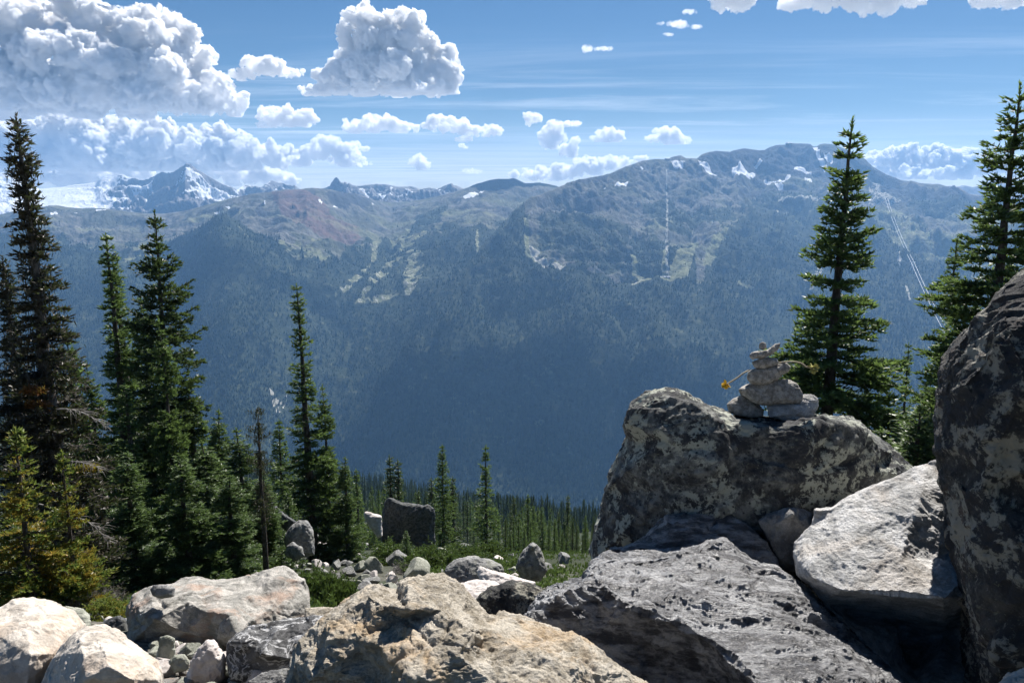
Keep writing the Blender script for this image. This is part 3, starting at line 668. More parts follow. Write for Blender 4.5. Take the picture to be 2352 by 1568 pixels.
PROTO = {}
def proto(key, crown_mat=None, bark=None, **kw):
    PROTO[key] = (kw, crown_mat or M_FIR, bark or M_BARK)
_made = {}
def tree(key, u, vtop, d, label, H=None, vbase=None, scale_xy=1.0, rot=0.0, name='fir_tree', group='conifers on the slope', dz=0.0, tilt=0.0):
    """stand a tree of kind key with its top seen at (u, vtop) at distance d"""
    kw, cm, bm = PROTO[key]
    top = at(u, vtop, d)
    base = np.array([top[0], top[1], ground_z(top[0], top[1]) - .25 + dz])
    Ht = top[2] - base[2]
    e = empty(name, base)
    if key not in _made:
        tr, cr, ba = conifer(**kw)
        o1 = tr.obj('trunk', bm, e, True); o2 = cr.obj('crown', cm, e); L_ = [o1, o2]
        if ba.n: L_.append(ba.obj('bare_twigs', M_GREY, e))
        _made[key] = L_
    else:
        for p in _made[key]:
            c = p.copy(); COL.objects.link(c); c.parent = e
    H0 = kw['H']; s = Ht / H0
    e.scale = (s * scale_xy, s * scale_xy, s); e.rotation_euler = (0, tilt, rot)
    tag(e, label, 'tree', group)
    return e
M_SLOPE = m_needles('slope_needles', (0.013, 0.022, 0.013), (0.04, 0.055, 0.026), None, .15)
M_DEADB = m_bark('dead_bark', (0.06, 0.05, 0.045), (0.22, 0.20, 0.18))
spire = lambda s: (1 - s) ** .7 * (.62 + .38 * math.cos((s - .1) * 3.0)) + .03
proto('hero', H=9.5, rad=1.75, seed=11, z0=.02, whorl=.27, droop=.42, size=.078, tw=.085, dens=1.0, gaps=.12, ragged=.28, per=3, shape=lambda s: (.98 * (1 - s) ** .9 + .02) * (1 if s < .55 else 1 - .25 * sstep(.55, .8, s)), lichen=.5)
proto('hero2', H=12, rad=2.3, seed=12, z0=.02, whorl=.30, droop=.42, size=.08, tw=.09, dens=1.0, gaps=.12, ragged=.35, per=3, lichen=.4)
proto('slim', H=11, rad=1.15, seed=21, z0=.02, whorl=.25, droop=.6, size=.075, tw=.10, dens=1.1, gaps=.05, ragged=.42, per=3, shape=spire, lichen=.4, side_bias=(.8, .22), dead=.05)
proto('full', H=11, rad=1.75, seed=22, z0=.01, whorl=.28, droop=.55, size=.085, tw=.10, dens=1.15, gaps=.1, ragged=.5, per=3, lichen=.4, side_bias=(2.5, .2), dead=.04)
proto('tufted', crown_mat=M_FIRD, H=11, rad=1.5, seed=23, z0=.05, whorl=.30, droop=.75, size=.08, tw=.10, dens=1.15, gaps=.1, ragged=.45, per=3, shape=lambda s: .35 + .65 * (1 - s) if s < .7 else (.545) * ((1 - s) / .3) ** .8, lichen=1.0)
proto('dead', bark=M_DEADB, crown_mat=M_BRN, H=10, rad=1.1, seed=24, z0=.08, whorl=.20, droop=.95, size=.06, tw=.08, dens=1.0, gaps=.06, ragged=.45, per=3, dead=.2, lichen=5.0, shape=lambda s: .05 + .95 * (1 - s) ** .8 * (1 - .66 * sstep(.45, .8, s)))
proto('snag', crown_mat=M_BRN, H=8, rad=.45, seed=25, z0=.45, whorl=.16, droop=1.0, size=.04, tw=.10, dens=.45, gaps=.35, ragged=.8, per=1, dead=.75, lichen=7.0, shape=lambda s: .8 if s < .9 else .5)
proto('yellow', crown_mat=M_YEL, H=5, rad=1.7, seed=26, z0=.02, whorl=.26, droop=.55, size=.07, tw=.09, dens=.95, gaps=.14, ragged=.7, per=3, dead=.3)
proto('low', H=8, rad=1.35, seed=27, z0=.01, whorl=.36, droop=.5, size=.10, tw=.2, dens=1.2, gaps=.05, ragged=.3, per=2)
proto('low2', crown_mat=M_FIRD, H=8, rad=.95, seed=28, z0=.01, whorl=.36, droop=.6, size=.10, tw=.2, dens=1.2, gaps=.08, ragged=.35, per=2, shape=spire)
proto('low3', H=8, rad=1.15, seed=29, z0=.03, whorl=.40, droop=.7, size=.11, tw=.2, dens=1.1, gaps=.1, ragged=.45, per=2)
# right-hand group
tree('hero', 1947, 276, 22, 'tall broad fir directly behind the stone cairn', rot=.4, scale_xy=1.12)
tree('hero2', 2342, 196, 17, 'tallest fir, rising behind the rounded edge of the huge dark boulder', rot=1.2, scale_xy=1.2)
tree('slim', 2200, 545, 24, 'thin sparse young fir beside the tall fir at the huge boulder', rot=2.1, scale_xy=.9)
tree('slim', 2093, 790, 26, 'narrow dark column-shaped fir between the cairn fir and the huge boulder', rot=.3, scale_xy=.8)
tree('low', 2140, 905, 19, 'bushy low fir filling the gap left of the huge boulder', rot=1.0, scale_xy=2.6)
tree('low', 2040, 940, 21, 'low green fir behind the right end of the lichen boulder', rot=2.0, scale_xy=2.4)
tree('full', 2120, 930, 15.5, 'bright bushy fir right of the lichen boulder below the narrow dark fir', rot=3.4, scale_xy=2.0)
tree('full', 2035, 985, 14.5, 'low bushy fir whose top just clears the right end of the lichen boulder', rot=1.9, scale_xy=2.2)
tree('full', 2230, 640, 18, 'wide dark green fir just left of the huge boulder top', rot=2.5, scale_xy=1.35)
# left-hand group
DF = tree('dead', 42, 266, 13.5, 'tall dying fir draped in dark brown moss, tallest at the left', rot=.5, tilt=.0, name='dead_fir', scale_xy=1.25)
def limb(name, mat, u, v, d, az, L, seed, bare, label, droop=.35):
    """one odd branch of the dying fir, a part of that tree"""
    rg = np.random.default_rng(seed); t = np.linspace(0, 1, 12); w = Acc(); nd = Acc(); P0 = at(u, v, d)
    B = P0 + np.stack([math.sin(az) * L * t, math.cos(az) * L * t, .10 * t - droop * L * t ** 2], -1)
    V, Fq = tube(B, np.linspace(.016, .004, 12), 5); w.add(V, Fq)
    for k in range(34 if bare else 26):
        i = rg.uniform(.15, 1); b = np.array([np.interp(i, t, B[:, j]) for j in range(3)]); a2 = az + rg.choice([-1, 1]) * rg.uniform(.3, 1.2); l = L * rg.uniform(.18, .42) * (1.15 - .5 * i)
        x = np.linspace(0, 1, 7)[:, None]; Q = b + np.array([math.sin(a2), math.cos(a2), rg.uniform(-.3, .25)]) * l * x + np.array([0, 0, -1.]) * x ** 2 * l * (.5 if bare else .15)
        V, Fq = tube(Q, np.linspace(.005, .0018, 7), 3); w.add(V, Fq)
        if not bare:
            Q2 = np.repeat(Q, 2, 0); needles(nd, Q2, np.repeat((Q[-1:] - Q[:1]) / l, len(Q2), 0), .06, rg, np.zeros(len(Q2)), 3)
    DF_inv = Matrix.LocRotScale(DF.location, DF.rotation_euler, DF.scale).inverted()
    for nm, ac, m in ((name, nd if nd.n else w, mat),) + (((name + '_wood', w, M_DEADB),) if nd.n else ()):
        VV = np.concatenate(ac.V); M4 = np.array(DF_inv); VV = VV @ M4[:3, :3].T + M4[:3, 3]
        o = mesh_np(nm, VV, np.concatenate(ac.F), m, DF); o['label'] = label
        if nd.n and ac is nd: fattr(o, 'tip', np.zeros(len(VV)))
limb('rusty_branch', M_RUST, 118, 940, 12.9, -1.2, .42, 1, False, 'rusty red-brown dead foliage', .1)
limb('rusty_branch', M_RUST, 112, 900, 12.9, -1.8, .32, 2, False, 'rusty red-brown dead foliage', .1)
limb('rusty_branch', M_YEL, 150, 1080, 12.4, 1.7, .5, 3, False, 'yellow dying foliage', .1)
limb('bare_branch', M_GREY, 130, 940, 12.6, 1.5, .75, 4, True, 'bare grey drooping branch', .55)
limb('bare_branch', M_GREY, 150, 1060, 12.4, 1.8, .7, 5, True, 'bare grey drooping branch', .25)
limb('bare_branch', M_GREY, 165, 1190, 12.0, 1.6, .55, 6, True, 'bare grey drooping branch', .9)
limb('bare_branch', M_GREY, 100, 1160, 12.0, -1.4, .5, 7, True, 'bare grey drooping branch', .3)
tree('dead', 4, 590, 15, 'brown mossy dying fir half hidden at the left edge', rot=2.5, name='dead_fir', scale_xy=1.2)
tree('yellow', 30, 985, 10.5, 'bushy yellow-green fir at the left edge above the pale boulder', rot=.8, scale_xy=1.0)
tree('yellow', 140, 1040, 11.0, 'yellowing ragged fir in front of the mossy dying trunk', rot=2.2, scale_xy=.8)
tree('low', 150, 760, 27, 'shaded fir right behind the tall mossy dying fir', rot=1.0)
tree('slim', 243, 540, 24, 'slender fir with a thin top, first right of the dying fir', rot=0, scale_xy=1.15)
tree('slim', 272, 600, 25, 'slender fir close against the right side of the first slender one', rot=1.9, scale_xy=1.3)
tree('full', 318, 680, 24, 'short-topped fir between the slender pair and the tufted tall fir', rot=.8, scale_xy=.85)
tree('tufted', 352, 488, 23, 'tallest dark fir of the left stand with separate tufted branches', rot=0.2, scale_xy=1.0)
tree('full', 368, 730, 21, 'bright green fir in front of the tufted tall fir trunk', rot=2.8, scale_xy=.8)
tree('full', 430, 880, 23, 'broad green fir right of the tufted tall fir', rot=1.4, scale_xy=1.55)
tree('full', 497, 942, 26, 'pointed green fir in the gap between the tufted fir and the dead snag', rot=.4, scale_xy=1.3)
tree('full', 545, 985, 23, 'low bushy fir just left of the dead snag', rot=2.0, scale_xy=1.7)
tree('full', 470, 1010, 20, 'low spreading fir under the broad green fir of the left stand', rot=3.3, scale_xy=2.0)
tree('full', 415, 1040, 17.5, 'low bushy fir closing the front of the left stand', rot=4.1, scale_xy=1.9)
tree('full', 525, 1090, 18.5, 'squat bright green fir in front of the snag side of the left stand', rot=5.1, scale_xy=2.1)
tree('full', 602, 1085, 22, 'low fir right behind the dead snag', rot=1.1, scale_xy=2.0)
tree('full', 285, 1040, 17, 'squat dark fir at the foot of the slender pair', rot=.4, scale_xy=2.0)
tree('slim', 290, 880, 20, 'dark shaded fir at the foot of the left stand', rot=2.9, scale_xy=1.6)
tree('full', 200, 830, 22, 'fir with grey-green branches between dying fir and left stand', rot=2.3, scale_xy=.9)
tree('snag', 588, 935, 17, 'bare blackened dead snag with a broken mossy top', rot=0, name='dead_snag')
tree('low', 640, 965, 34, 'dark short fir between the snag and the tall double spire', rot=.3)
tree('slim', 690, 655, 31, 'tall slender spire standing alone left of the middle', rot=1.1, scale_xy=1.1)
tree('full', 742, 885, 32, 'bright green fir leaning on the right side of the tall slender spire', rot=2.0, scale_xy=.85)
tree('full', 790, 1050, 31, 'short green fir at the right foot of the tall slender spire', rot=.5, scale_xy=1.3)
tree('low3', 818, 1078, 60, 'small dark fir tip just right of the spire group', rot=.5)
tree('low2', 893, 1046, 66, 'left of two touching dark firs behind the big dark block', rot=.5, scale_xy=1.2)
tree('low2', 912, 1056, 66, 'right of two touching dark firs behind the big dark block', rot=1.5, scale_xy=1.2)
tree('low', 1015, 1022, 52, 'tall pointed fir at the right end of the big dark block', rot=.5, scale_xy=.9)
tree('low2', 1040, 1095, 56, 'shorter fir touching the right side of the fir at the dark block', rot=2.5, scale_xy=1.2)
tree('low2', 990, 1098, 60, 'half hidden fir touching the left side of the fir at the dark block', rot=1.9, scale_xy=1.2)
tree('low3', 1115, 1024, 55, 'lone tall fir with a narrow top in the middle of the valley view', rot=2.2)
tree('low2', 1180, 1140, 80, 'slim dark fir right of the lone tall middle fir', rot=.1)
tree('low3', 1213, 1135, 76, 'dark fir above the pointed grey rock', rot=.7)
tree('low2', 1304, 1137, 72, 'slender fir left of the foot of the lichen boulder', rot=1.3, scale_xy=1.1)
tree('low2', 960, 1125, 90, 'small fir tip above the sloping top of the dark block', rot=1.3)
tree('low', 932, 1218, 30, 'little young fir in front of the big dark block', rot=1.3, scale_xy=1.5)
tree('low', 660, 1130, 27, 'small pale green fir beside the leaning log of rock', rot=1.3, scale_xy=1.5)
# the firs of the slope below: each its own tree
rg = np.random.default_rng(77); k = 0
keys = ['low', 'low2', 'low3']
spots = []
while len(spots) < 262:
    u = rg.uniform(770, 1420); d = 48 * (420 / 48) ** (rg.uniform() ** 0.75)
    P = at(u, 1200, d); z = ground_z(P[0], P[1]); hgt = rg.uniform(4.5, 15.5) * (.5 if d < 75 else .72 if d < 130 else 1)
    uu, vv = uv_of(np.array([P[0], P[1], z + hgt]))
    if len(spots) % 5 == 0: u = rg.uniform(1160, 1420); d = rg.uniform(42, 110); P = at(u, 1200, d); z = ground_z(P[0], P[1]); hgt = rg.uniform(2.5, 5.5) * (d / 70); uu, vv = uv_of(np.array([P[0], P[1], z + hgt]))
    if d < 75 and (u < 1100 or vv < 1175): continue
    if vv < 1108 + (u - 813) * .145 - 12: continue
    spots.append((P[0], P[1], z, hgt))
spots.sort(key=lambda t: t[1])
for x, y, z, hgt in spots:
    key = keys[rg.integers(0, 3)]
    e = empty('fir_tree', (x, y, z - .3))
    for p in _made[key]:
        c = p.copy(); COL.objects.link(c); c.parent = e
    s = hgt / 8.0; w = rg.uniform(.75, 1.15) * .95; e.scale = (s * w, s * w, s); e.rotation_euler = (0, 0, rg.uniform(0, 6.28))
    tag(e, 'one of the many small dark firs crowding the lower slope in the valley', 'tree', 'dark firs crowding the lower slope')
# beyond them the slope's forest is one mass
def scatter_firs(name, P, H, Wd, mat):
    n = len(P); rg = np.random.default_rng(5); LV = 7; K = 6; V = []; th0 = rg.uniform(0, 6.28, n)
    for l in range(LV):
        z = .08 + .86 * l / LV; R_ = Wd * H * (1 - z) ** .8
        for k in range(K):
            a_ = th0 + l * 1.1 + k * 6.283 / K + rg.normal(0, .2, n); r_ = R_ * rg.uniform(.6, 1.25, n); w = .62
            for (aa, rr, zz) in ((a_ - w, r_ * .12, z + .19), (a_ + w, r_ * .12, z + .19), (a_ - w * .55, r_ * .72, z + .035), (a_ + w * .55, r_ * .72, z + .02), (a_, r_, z)):
                V.append(P + np.stack([np.cos(aa) * rr, np.sin(aa) * rr, zz * H + 0 * rr], -1))
    V.append(P + np.stack([.05 + 0 * H, 0 * H, .80 * H], -1)); V.append(P + np.stack([-.05 + 0 * H, 0 * H, .80 * H], -1)); V.append(P + np.stack([0 * H, 0 * H, H * 1.02], -1))
    m = len(V); V = np.stack(V, 1); b = np.arange(n)[:, None, None] * m
    T = []
    for j in range(LV * K): q = j * 5; T += [[q, q + 2, q + 1], [q + 1, q + 2, q + 3], [q + 2, q + 4, q + 3]]
    T.append([m - 3, m - 2, m - 1]); T = np.array(T)
    return mesh_np(name, V.reshape(-1, 3), (b + T[None]).reshape(-1, 3), mat)
n = 21000
ys_ = 340 * (1800 / 340) ** RNG.uniform(0, 1, n) ** .8; xs_ = RNG.uniform(-1, 1, n) * (ys_ * .72)
uu, vv = uv_of(np.stack([xs_, ys_, ground_z(xs_, ys_)], -1))
keep = RNG.uniform(0, 1, n) < .25 + .75 * sstep(-.2, .1, fbm(np.stack([xs_, ys_, 0 * xs_], -1) / 60, 3, 95)); xs_, ys_ = xs_[keep], ys_[keep]; zz = ground_z(xs_, ys_); Hs = np.minimum(11.5 * RNG.lognormal(0, .38, len(xs_)), 19)
o = scatter_firs('slope_forest', np.stack([xs_, ys_, zz - .5], -1), Hs, .15, M_SLOPE); tag(o, kind='stuff')
# ------------------------------------------------------------------ rock materials
def m_rock(name, a_, b_, sp=(0.04, 0.04, 0.04), spots=0.0, lich=None, lich_amt=0.0, stain=None, stain_amt=0.0, bump=.6, rough=.85, spec=.3, sc=1.0, stretch=(1, 1, 1), rot=(0, 0, 0), dark=0.0, veins=0.0, grain=1.0, bscale=1.0):
    s = NT(name); c = s.coord(scale=(sc, sc, sc)); cs = s.coord(scale=tuple(sc * k for k in stretch), rot=rot)
    n1 = s.noise(c, 2.2, 6, .6); n2 = s.noise(cs, 9, 8, .68); n3 = s.noise(cs, 42, 7, .75); n4 = s.noise(c, 120, 3, .7)
    col = s.mix(s.ramp(n2, .40, .60), a_, b_)
    col = s.mix(s.math('MULTIPLY', s.ramp(n4, .35, .62), .42 * grain), col, s.mix(.6, col, (.02, .02, .02)))
    col = s.mix(s.math('MULTIPLY', s.ramp(n3, .56, .72), .55), col, s.mix(.55, col, (.75, .74, .7)))
    if stain:
        ns = s.noise(cs, 3.0, 7, .65, .6); col = s.mix(s.math('MULTIPLY', s.ramp(ns, .5, .66), stain_amt), col, stain)
    if dark:
        nd = s.noise(c, 1.6, 8, .7, .4); col = s.mix(s.math('MULTIPLY', s.ramp(nd, .45, .54), dark), col, (.035, .036, .04))
    if lich:
        nl = s.noise(c, 3.4, 9, .68, .3); nl2 = s.noise(c, 11, 8, .7, .2)
        l = s.math('MULTIPLY', s.ramp(nl, .51, .56), s.ramp(nl2, .43, .49)); col = s.mix(s.math('MULTIPLY', l, lich_amt), col, lich)
        nl3 = s.noise(c, 24, 6, .65); col = s.mix(s.math('MULTIPLY', s.ramp(nl3, .60, .66), lich_amt * .7), col, (.26, .27, .19))
    if spots:
        v1 = s.voro(c, 15); v2 = s.noise(c, 19, 4, .6); col = s.mix(s.math('MULTIPLY', s.ramp(s.math('ADD', v1, s.math('MULTIPLY', v2, .5)), .50, .42), spots), col, sp)
    if veins:
        nv = s.noise(cs, 4.0, 7, .62, 1.2); v_ = s.math('ABSOLUTE', s.math('SUBTRACT', nv, .5)); col = s.mix(s.math('MULTIPLY', s.ramp(v_, .035, .0), veins), col, (.62, .62, .62))
    h = s.math('ADD', s.math('MULTIPLY', n2, .6), s.math('ADD', s.math('MULTIPLY', n3, .65), s.math('MULTIPLY', n4, .14)))
    return s.done(s.bsdf(col, rough, s.bump(h, bump, .035 * bscale), spec))
MR = {}
MR['lichen'] = m_rock('lichened_rock', (.10, .105, .10), (.27, .275, .25), spots=.9, lich=(.43, .445, .37), lich_amt=.9, dark=.9, bump=.6, sc=1.9)
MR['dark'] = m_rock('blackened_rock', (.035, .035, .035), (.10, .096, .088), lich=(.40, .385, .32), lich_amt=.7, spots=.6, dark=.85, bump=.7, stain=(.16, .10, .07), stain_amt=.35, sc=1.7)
MR['schist'] = m_rock('flaky_schist', (.06, .06, .065), (.52, .52, .525), bump=1.0, rough=.38, spec=.9, stretch=(.6, 2.2, 2.6), rot=(0, .3, .42), dark=.3, bscale=.8)
MR['grey'] = m_rock('pale_grey_rock', (.42, .415, .40), (.76, .75, .73), stain=(.5, .4, .3), stain_amt=.3, bump=.8, stretch=(1, 1, 2.2), rot=(0, .6, 0))
MR['tan'] = m_rock('tan_granite', (.33, .285, .215), (.62, .56, .46), stain=(.56, .38, .20), stain_amt=.5, bump=.75, stretch=(1, 1, 2.0), rot=(0, .4, 0), veins=.12, sc=1.3)
MR['pale'] = m_rock('pale_granite', (.46, .41, .35), (.68, .62, .54), stain=(.56, .38, .24), stain_amt=.35, bump=.5, grain=.5)
MR['rusty'] = m_rock('rust_stained_granite', (.30, .29, .26), (.54, .51, .46), stain=(.42, .27, .19), stain_amt=.6, bump=.7, stretch=(1, 1, 1.6))
MR['banded'] = m_rock('banded_gneiss', (.07, .07, .072), (.20, .20, .20), bump=.6, veins=.85, stretch=(1, 1, 2.2), rot=(0, .45, 0))
MR['green'] = m_rock('greenish_stone', (.23, .24, .19), (.42, .42, .35), bump=.5, grain=.6, spots=.15)
MR['mid'] = m_rock('grey_granite', (.17, .17, .17), (.38, .375, .36), bump=.7, dark=.3, lich=(.3, .3, .22), lich_amt=.3)
MR['white'] = m_rock('pinkish_white_stone', (.50, .45, .42), (.68, .63, .59), bump=.3, grain=.3, stain=(.6, .45, .38), stain_amt=.3)
MR['cairn'] = m_rock('speckled_cairn_stone', (.26, .24, .21), (.52, .49, .44), bump=.5, sc=4.0, spots=.35, sp=(.08, .075, .07), bscale=.25)
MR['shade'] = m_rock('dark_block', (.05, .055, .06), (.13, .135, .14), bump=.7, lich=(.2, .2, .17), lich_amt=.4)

def rough_up(me, size, seed, facet=.05, big=.05, fine=.012, strata=None, crack=.02, fsc=1.0, terr=.016, tn=6.0, aniso=None, chip=.035):
    co = get_co(me); no = get_no(me); q = co / size
    w = q + .18 * np.stack([fbm(q * 1.6, 3, seed + 1), fbm(q * 1.6, 3, seed + 2), fbm(q * 1.6, 3, seed + 3)], -1)
    if strata is not None:
        M_ = np.array(Matrix.Rotation(strata[1], 3, Vector(strata[0])))
        ws = (w @ M_.T) * (1, 1, strata[2])
    else: ws = w
    d1, d2, idv = cells(ws * 3.2 * fsc, seed); e1, e2, id2 = cells(ws * 8.5 * fsc, seed + 5)
    h = facet * ((idv - .5) * sstep(0, .13, d2 - d1) * 1.1 + (id2 - .5) * .42 * sstep(0, .16, e2 - e1))
    h -= crack * np.exp(-((d2 - d1) / .05) ** 2) * sstep(-.1, .25, fbm(q * 2, 2, seed + 9))
    c1_, c2_, _ = cells(w * 1.9 + 5, seed + 31); c3_, _, _ = cells(ws * 5.2 * fsc + 9, seed + 33)
    h += chip * (np.minimum(c1_, .9) ** 2 - .35) + chip * .30 * (np.minimum(c3_, .9) ** 2 - .2)
    h += big * fbm(q * 1.7, 4, seed + 4) + fine * (ridged(ws * 7, 5, seed + 6, .6) - .6) * 2.2 + fine * .8 * fbm(ws * 30, 4, seed + 8, g=.6)
    if aniso is not None:
        ax = np.array(aniso[0], float); ax /= np.linalg.norm(ax); wa = w - ax * (w @ ax)[:, None] * (1 - aniso[1])
    else: wa = ws
    f = (fbm(wa * 1.9, 4, seed + 20, g=.55) + .5) * tn; fr = f - np.floor(f); h += terr * ((np.floor(f) + sstep(.62, 1.0, fr)) / tn - .5) * 2      # broken ledges
    f = (fbm(wa * 6.5, 3, seed + 21, g=.55) + .5) * tn; fr = f - np.floor(f); h += terr * .42 * ((np.floor(f) + sstep(.6, 1.0, fr)) / tn - .5) * 2
    if aniso is not None: h += fine * 1.6 * (ridged(wa * 9, 4, seed + 22, .6) - .6)
    co = co + no * (h * size)[:, None]
    me.vertices.foreach_set('co', co.astype(np.float32).ravel()); me.update()

ROCKS = {}
def boulder(label, out, D, mat, tilt=.5, side=0.0, thick=None, bulge=.22, ctrl=(), seed=1, name='boulder', cat='boulder', group=None, px=3.0, smooth=3, inset=True, back=.9, **kw):
    out = np.array(out, float); c = out.mean(0); w = np.ptp(out[:, 0]); h = np.ptp(out[:, 1]); size = (w * h) ** .5 * D / F
    thick = thick or size * .8
    pl = lambda u, v: D * (1 + (tilt * (c[1] - v) + side * (u - c[0])) / F)
    pts = [(x, y) for x, y in out]; dep = [pl(x, y) + size * .10 for x, y in out]
    n0 = len(pts)
    if inset:
        for fct, dd in ((.80, .62), (.48, .95)):
            for x, y in out:
                X_ = c[0] + (x - c[0]) * fct; Y_ = c[1] + (y - c[1]) * fct
                if all((X_ - a_) ** 2 + (Y_ - b_) ** 2 > (.13 * min(w, h)) ** 2 for a_, b_, _ in ctrl) and inpoly(np.array([X_]), np.array([Y_]), out)[0]:
                    pts.append((X_, Y_)); dep.append(pl(X_, Y_) + size * .10 - bulge * size * dd)
    for x, y, dd in ctrl: pts.append((x, y)); dep.append(pl(x, y) + dd)
    r_ = delaunay_2d_cdt([Vector(p) for p in pts], [], [list(range(n0))], 1, 1e-4)
    V2 = np.array([v_[:] for v_ in r_[0]]); dd2 = np.zeros(len(V2))
    for i, og in enumerate(r_[3]): dd2[i] = dep[og[0]] if og else D
    P = at(V2[:, 0], V2[:, 1], dd2)
    T = [list(f) for f in r_[2]]
    # boundary loop
    inv = {og[0]: i for i, og in enumerate(r_[3]) if og}
    loop = [inv[k] for k in range(n0) if k in inv]
    V = [*P]; prev = loop
    ctr = P[loop].mean(0)
    for fr, sh in ((.45, .97), (1.0, .62 * back / .9)):
        ring = []
        for i in loop:
            p = P[i] + (P[i] - ctr) * (sh - 1); dv = p / np.linalg.norm(p); V.append(p + dv * thick * fr); ring.append(len(V) - 1)
        for k in range(len(loop)):
            k2 = (k + 1) % len(loop); T += [[prev[k], prev[k2], ring[k2]], [prev[k], ring[k2], ring[k]]]
        prev = ring
    V.append(np.mean([V[i] for i in prev], 0))
    for k in range(len(prev)): T.append([prev[k], prev[(k + 1) % len(prev)], len(V) - 1])
    V = np.array(V); C0 = V.mean(0)
    o = mesh_np(name, V - C0, np.array(T))
    md = o.modifiers.new('r', 'REMESH'); md.mode = 'VOXEL'; md.voxel_size = px * D / F
    if smooth: sm = o.modifiers.new('s', 'SMOOTH'); sm.iterations = smooth; sm.factor = .6
    me = from_mods(o)
    rough_up(me, size, seed, **kw)
    me.polygons.foreach_set('use_smooth', np.ones(len(me.polygons), bool))
    me.materials.clear(); me.materials.append(MR[mat]); o.location = C0
    tag(o, label, cat, group)
    return o
cv = lambda L_: [(1286 + .5196 * x, 753.4 + .5196 * y) for x, y in L_]      # from enlarged crops of the photo to its grid
lf = lambda L_: [(x / 2, 1194 + y / 2) for x, y in L_]
md_ = lambda L_: [(588 + .3516 * x, 918.75 + .3516 * y) for x, y in L_]
G1 = 'large boulders round the viewpoint'
boulder('big flat-topped lichen-covered boulder that carries the stone cairn', cv([(120, 1000), (150, 850), (190, 720), (240, 600), (270, 500), (268, 400), (300, 325), (340, 300), (380, 268), (470, 262), (560, 280), (615, 308), (660, 345), (740, 370), (830, 378), (1000, 384), (1100, 386), (1140, 380), (1220, 383), (1300, 395), (1400, 465), (1490, 560), (1570, 630), (1640, 760), (1600, 1000), (1200, 1300), (600, 1300), (150, 1200)]),
  4.1, 'lichen', tilt=.10, side=.05, thick=1.5, seed=3, inset=False, ctrl=[(1428, 970, -.10), (1450, 935, -.08), (1475, 925, -.12), (1500, 905, -.10), (1560, 912, -.16), (1605, 935, -.22), (1640, 962, -.26), (1700, 978, -.24), (1780, 986, -.22), (1850, 982, -.22), (1920, 978, -.20), (1975, 985, -.16), (2030, 1030, -.10), (2080, 1075, -.06), (1440, 1080, -.12), (1530, 1010, -.26), (1520, 1130, -.26), (1640, 1060, -.36), (1650, 1180, -.36), (1700, 1040, -.30), (1800, 1080, -.32), (1900, 1080, -.28), (1990, 1090, -.20), (1800, 1200, -.34), (1950, 1200, -.26), (1560, 1300, -.3), (1800, 1380, -.3), (1400, 1250, -.05)], facet=.022, big=.012, fine=.007, crack=.012, px=2.8, smooth=2, strata=((0, 1, 0), .3, 1.5))
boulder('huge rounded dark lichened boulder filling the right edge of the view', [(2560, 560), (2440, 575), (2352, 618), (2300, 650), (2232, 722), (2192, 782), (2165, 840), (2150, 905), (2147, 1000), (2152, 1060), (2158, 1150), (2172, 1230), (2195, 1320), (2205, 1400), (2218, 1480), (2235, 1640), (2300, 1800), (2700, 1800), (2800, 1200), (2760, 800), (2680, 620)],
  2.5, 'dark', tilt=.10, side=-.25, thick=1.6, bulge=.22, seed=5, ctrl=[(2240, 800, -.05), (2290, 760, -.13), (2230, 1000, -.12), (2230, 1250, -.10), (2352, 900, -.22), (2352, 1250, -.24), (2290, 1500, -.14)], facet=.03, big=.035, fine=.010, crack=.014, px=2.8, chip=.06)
boulder('broad dark schist slab with glittering flaky top in front of the lichen boulder', [(1240, 1345), (1275, 1325), (1330, 1318), (1350, 1292), (1385, 1274), (1440, 1270), (1520, 1268), (1600, 1256), (1660, 1240), (1692, 1262), (1745, 1290), (1786, 1296), (1826, 1318), (1884, 1378), (1962, 1446), (2014, 1502), (2080, 1570), (2140, 1700), (2000, 1850), (1300, 1850), (1180, 1650), (1200, 1450)],
  2.75, 'schist', tilt=1.35, side=.10, thick=.9, seed=7, inset=False, ctrl=[(1290, 1360, -.02), (1370, 1330, -.02), (1450, 1392, -.07), (1540, 1425, -.09), (1640, 1475, -.11), (1725, 1550, -.12), (1800, 1660, -.12), (1560, 1330, -.02), (1700, 1340, -.03), (1700, 1430, -.06), (1800, 1420, -.05), (1900, 1520, -.06), (1380, 1450, .10), (1470, 1470, .08), (1500, 1560, .24), (1600, 1540, .12), (1650, 1640, .22), (1330, 1430, .06), (1400, 1600, .3)], facet=.010, big=.02, fine=.011, crack=.0, px=2.1, smooth=1, terr=.030, tn=7, aniso=((1, -.45, -.45), .16))
boulder('shaded rock shelf between the schist slab and the lichen boulder', [(1400, 1262), (1480, 1235), (1500, 1215), (1535, 1190), (1610, 1182), (1680, 1186), (1712, 1196), (1745, 1232), (1786, 1280), (1800, 1330), (1600, 1340), (1420, 1330)], 3.55, 'schist', tilt=.9, thick=.6, bulge=.10, seed=8, facet=.03, px=2.5)
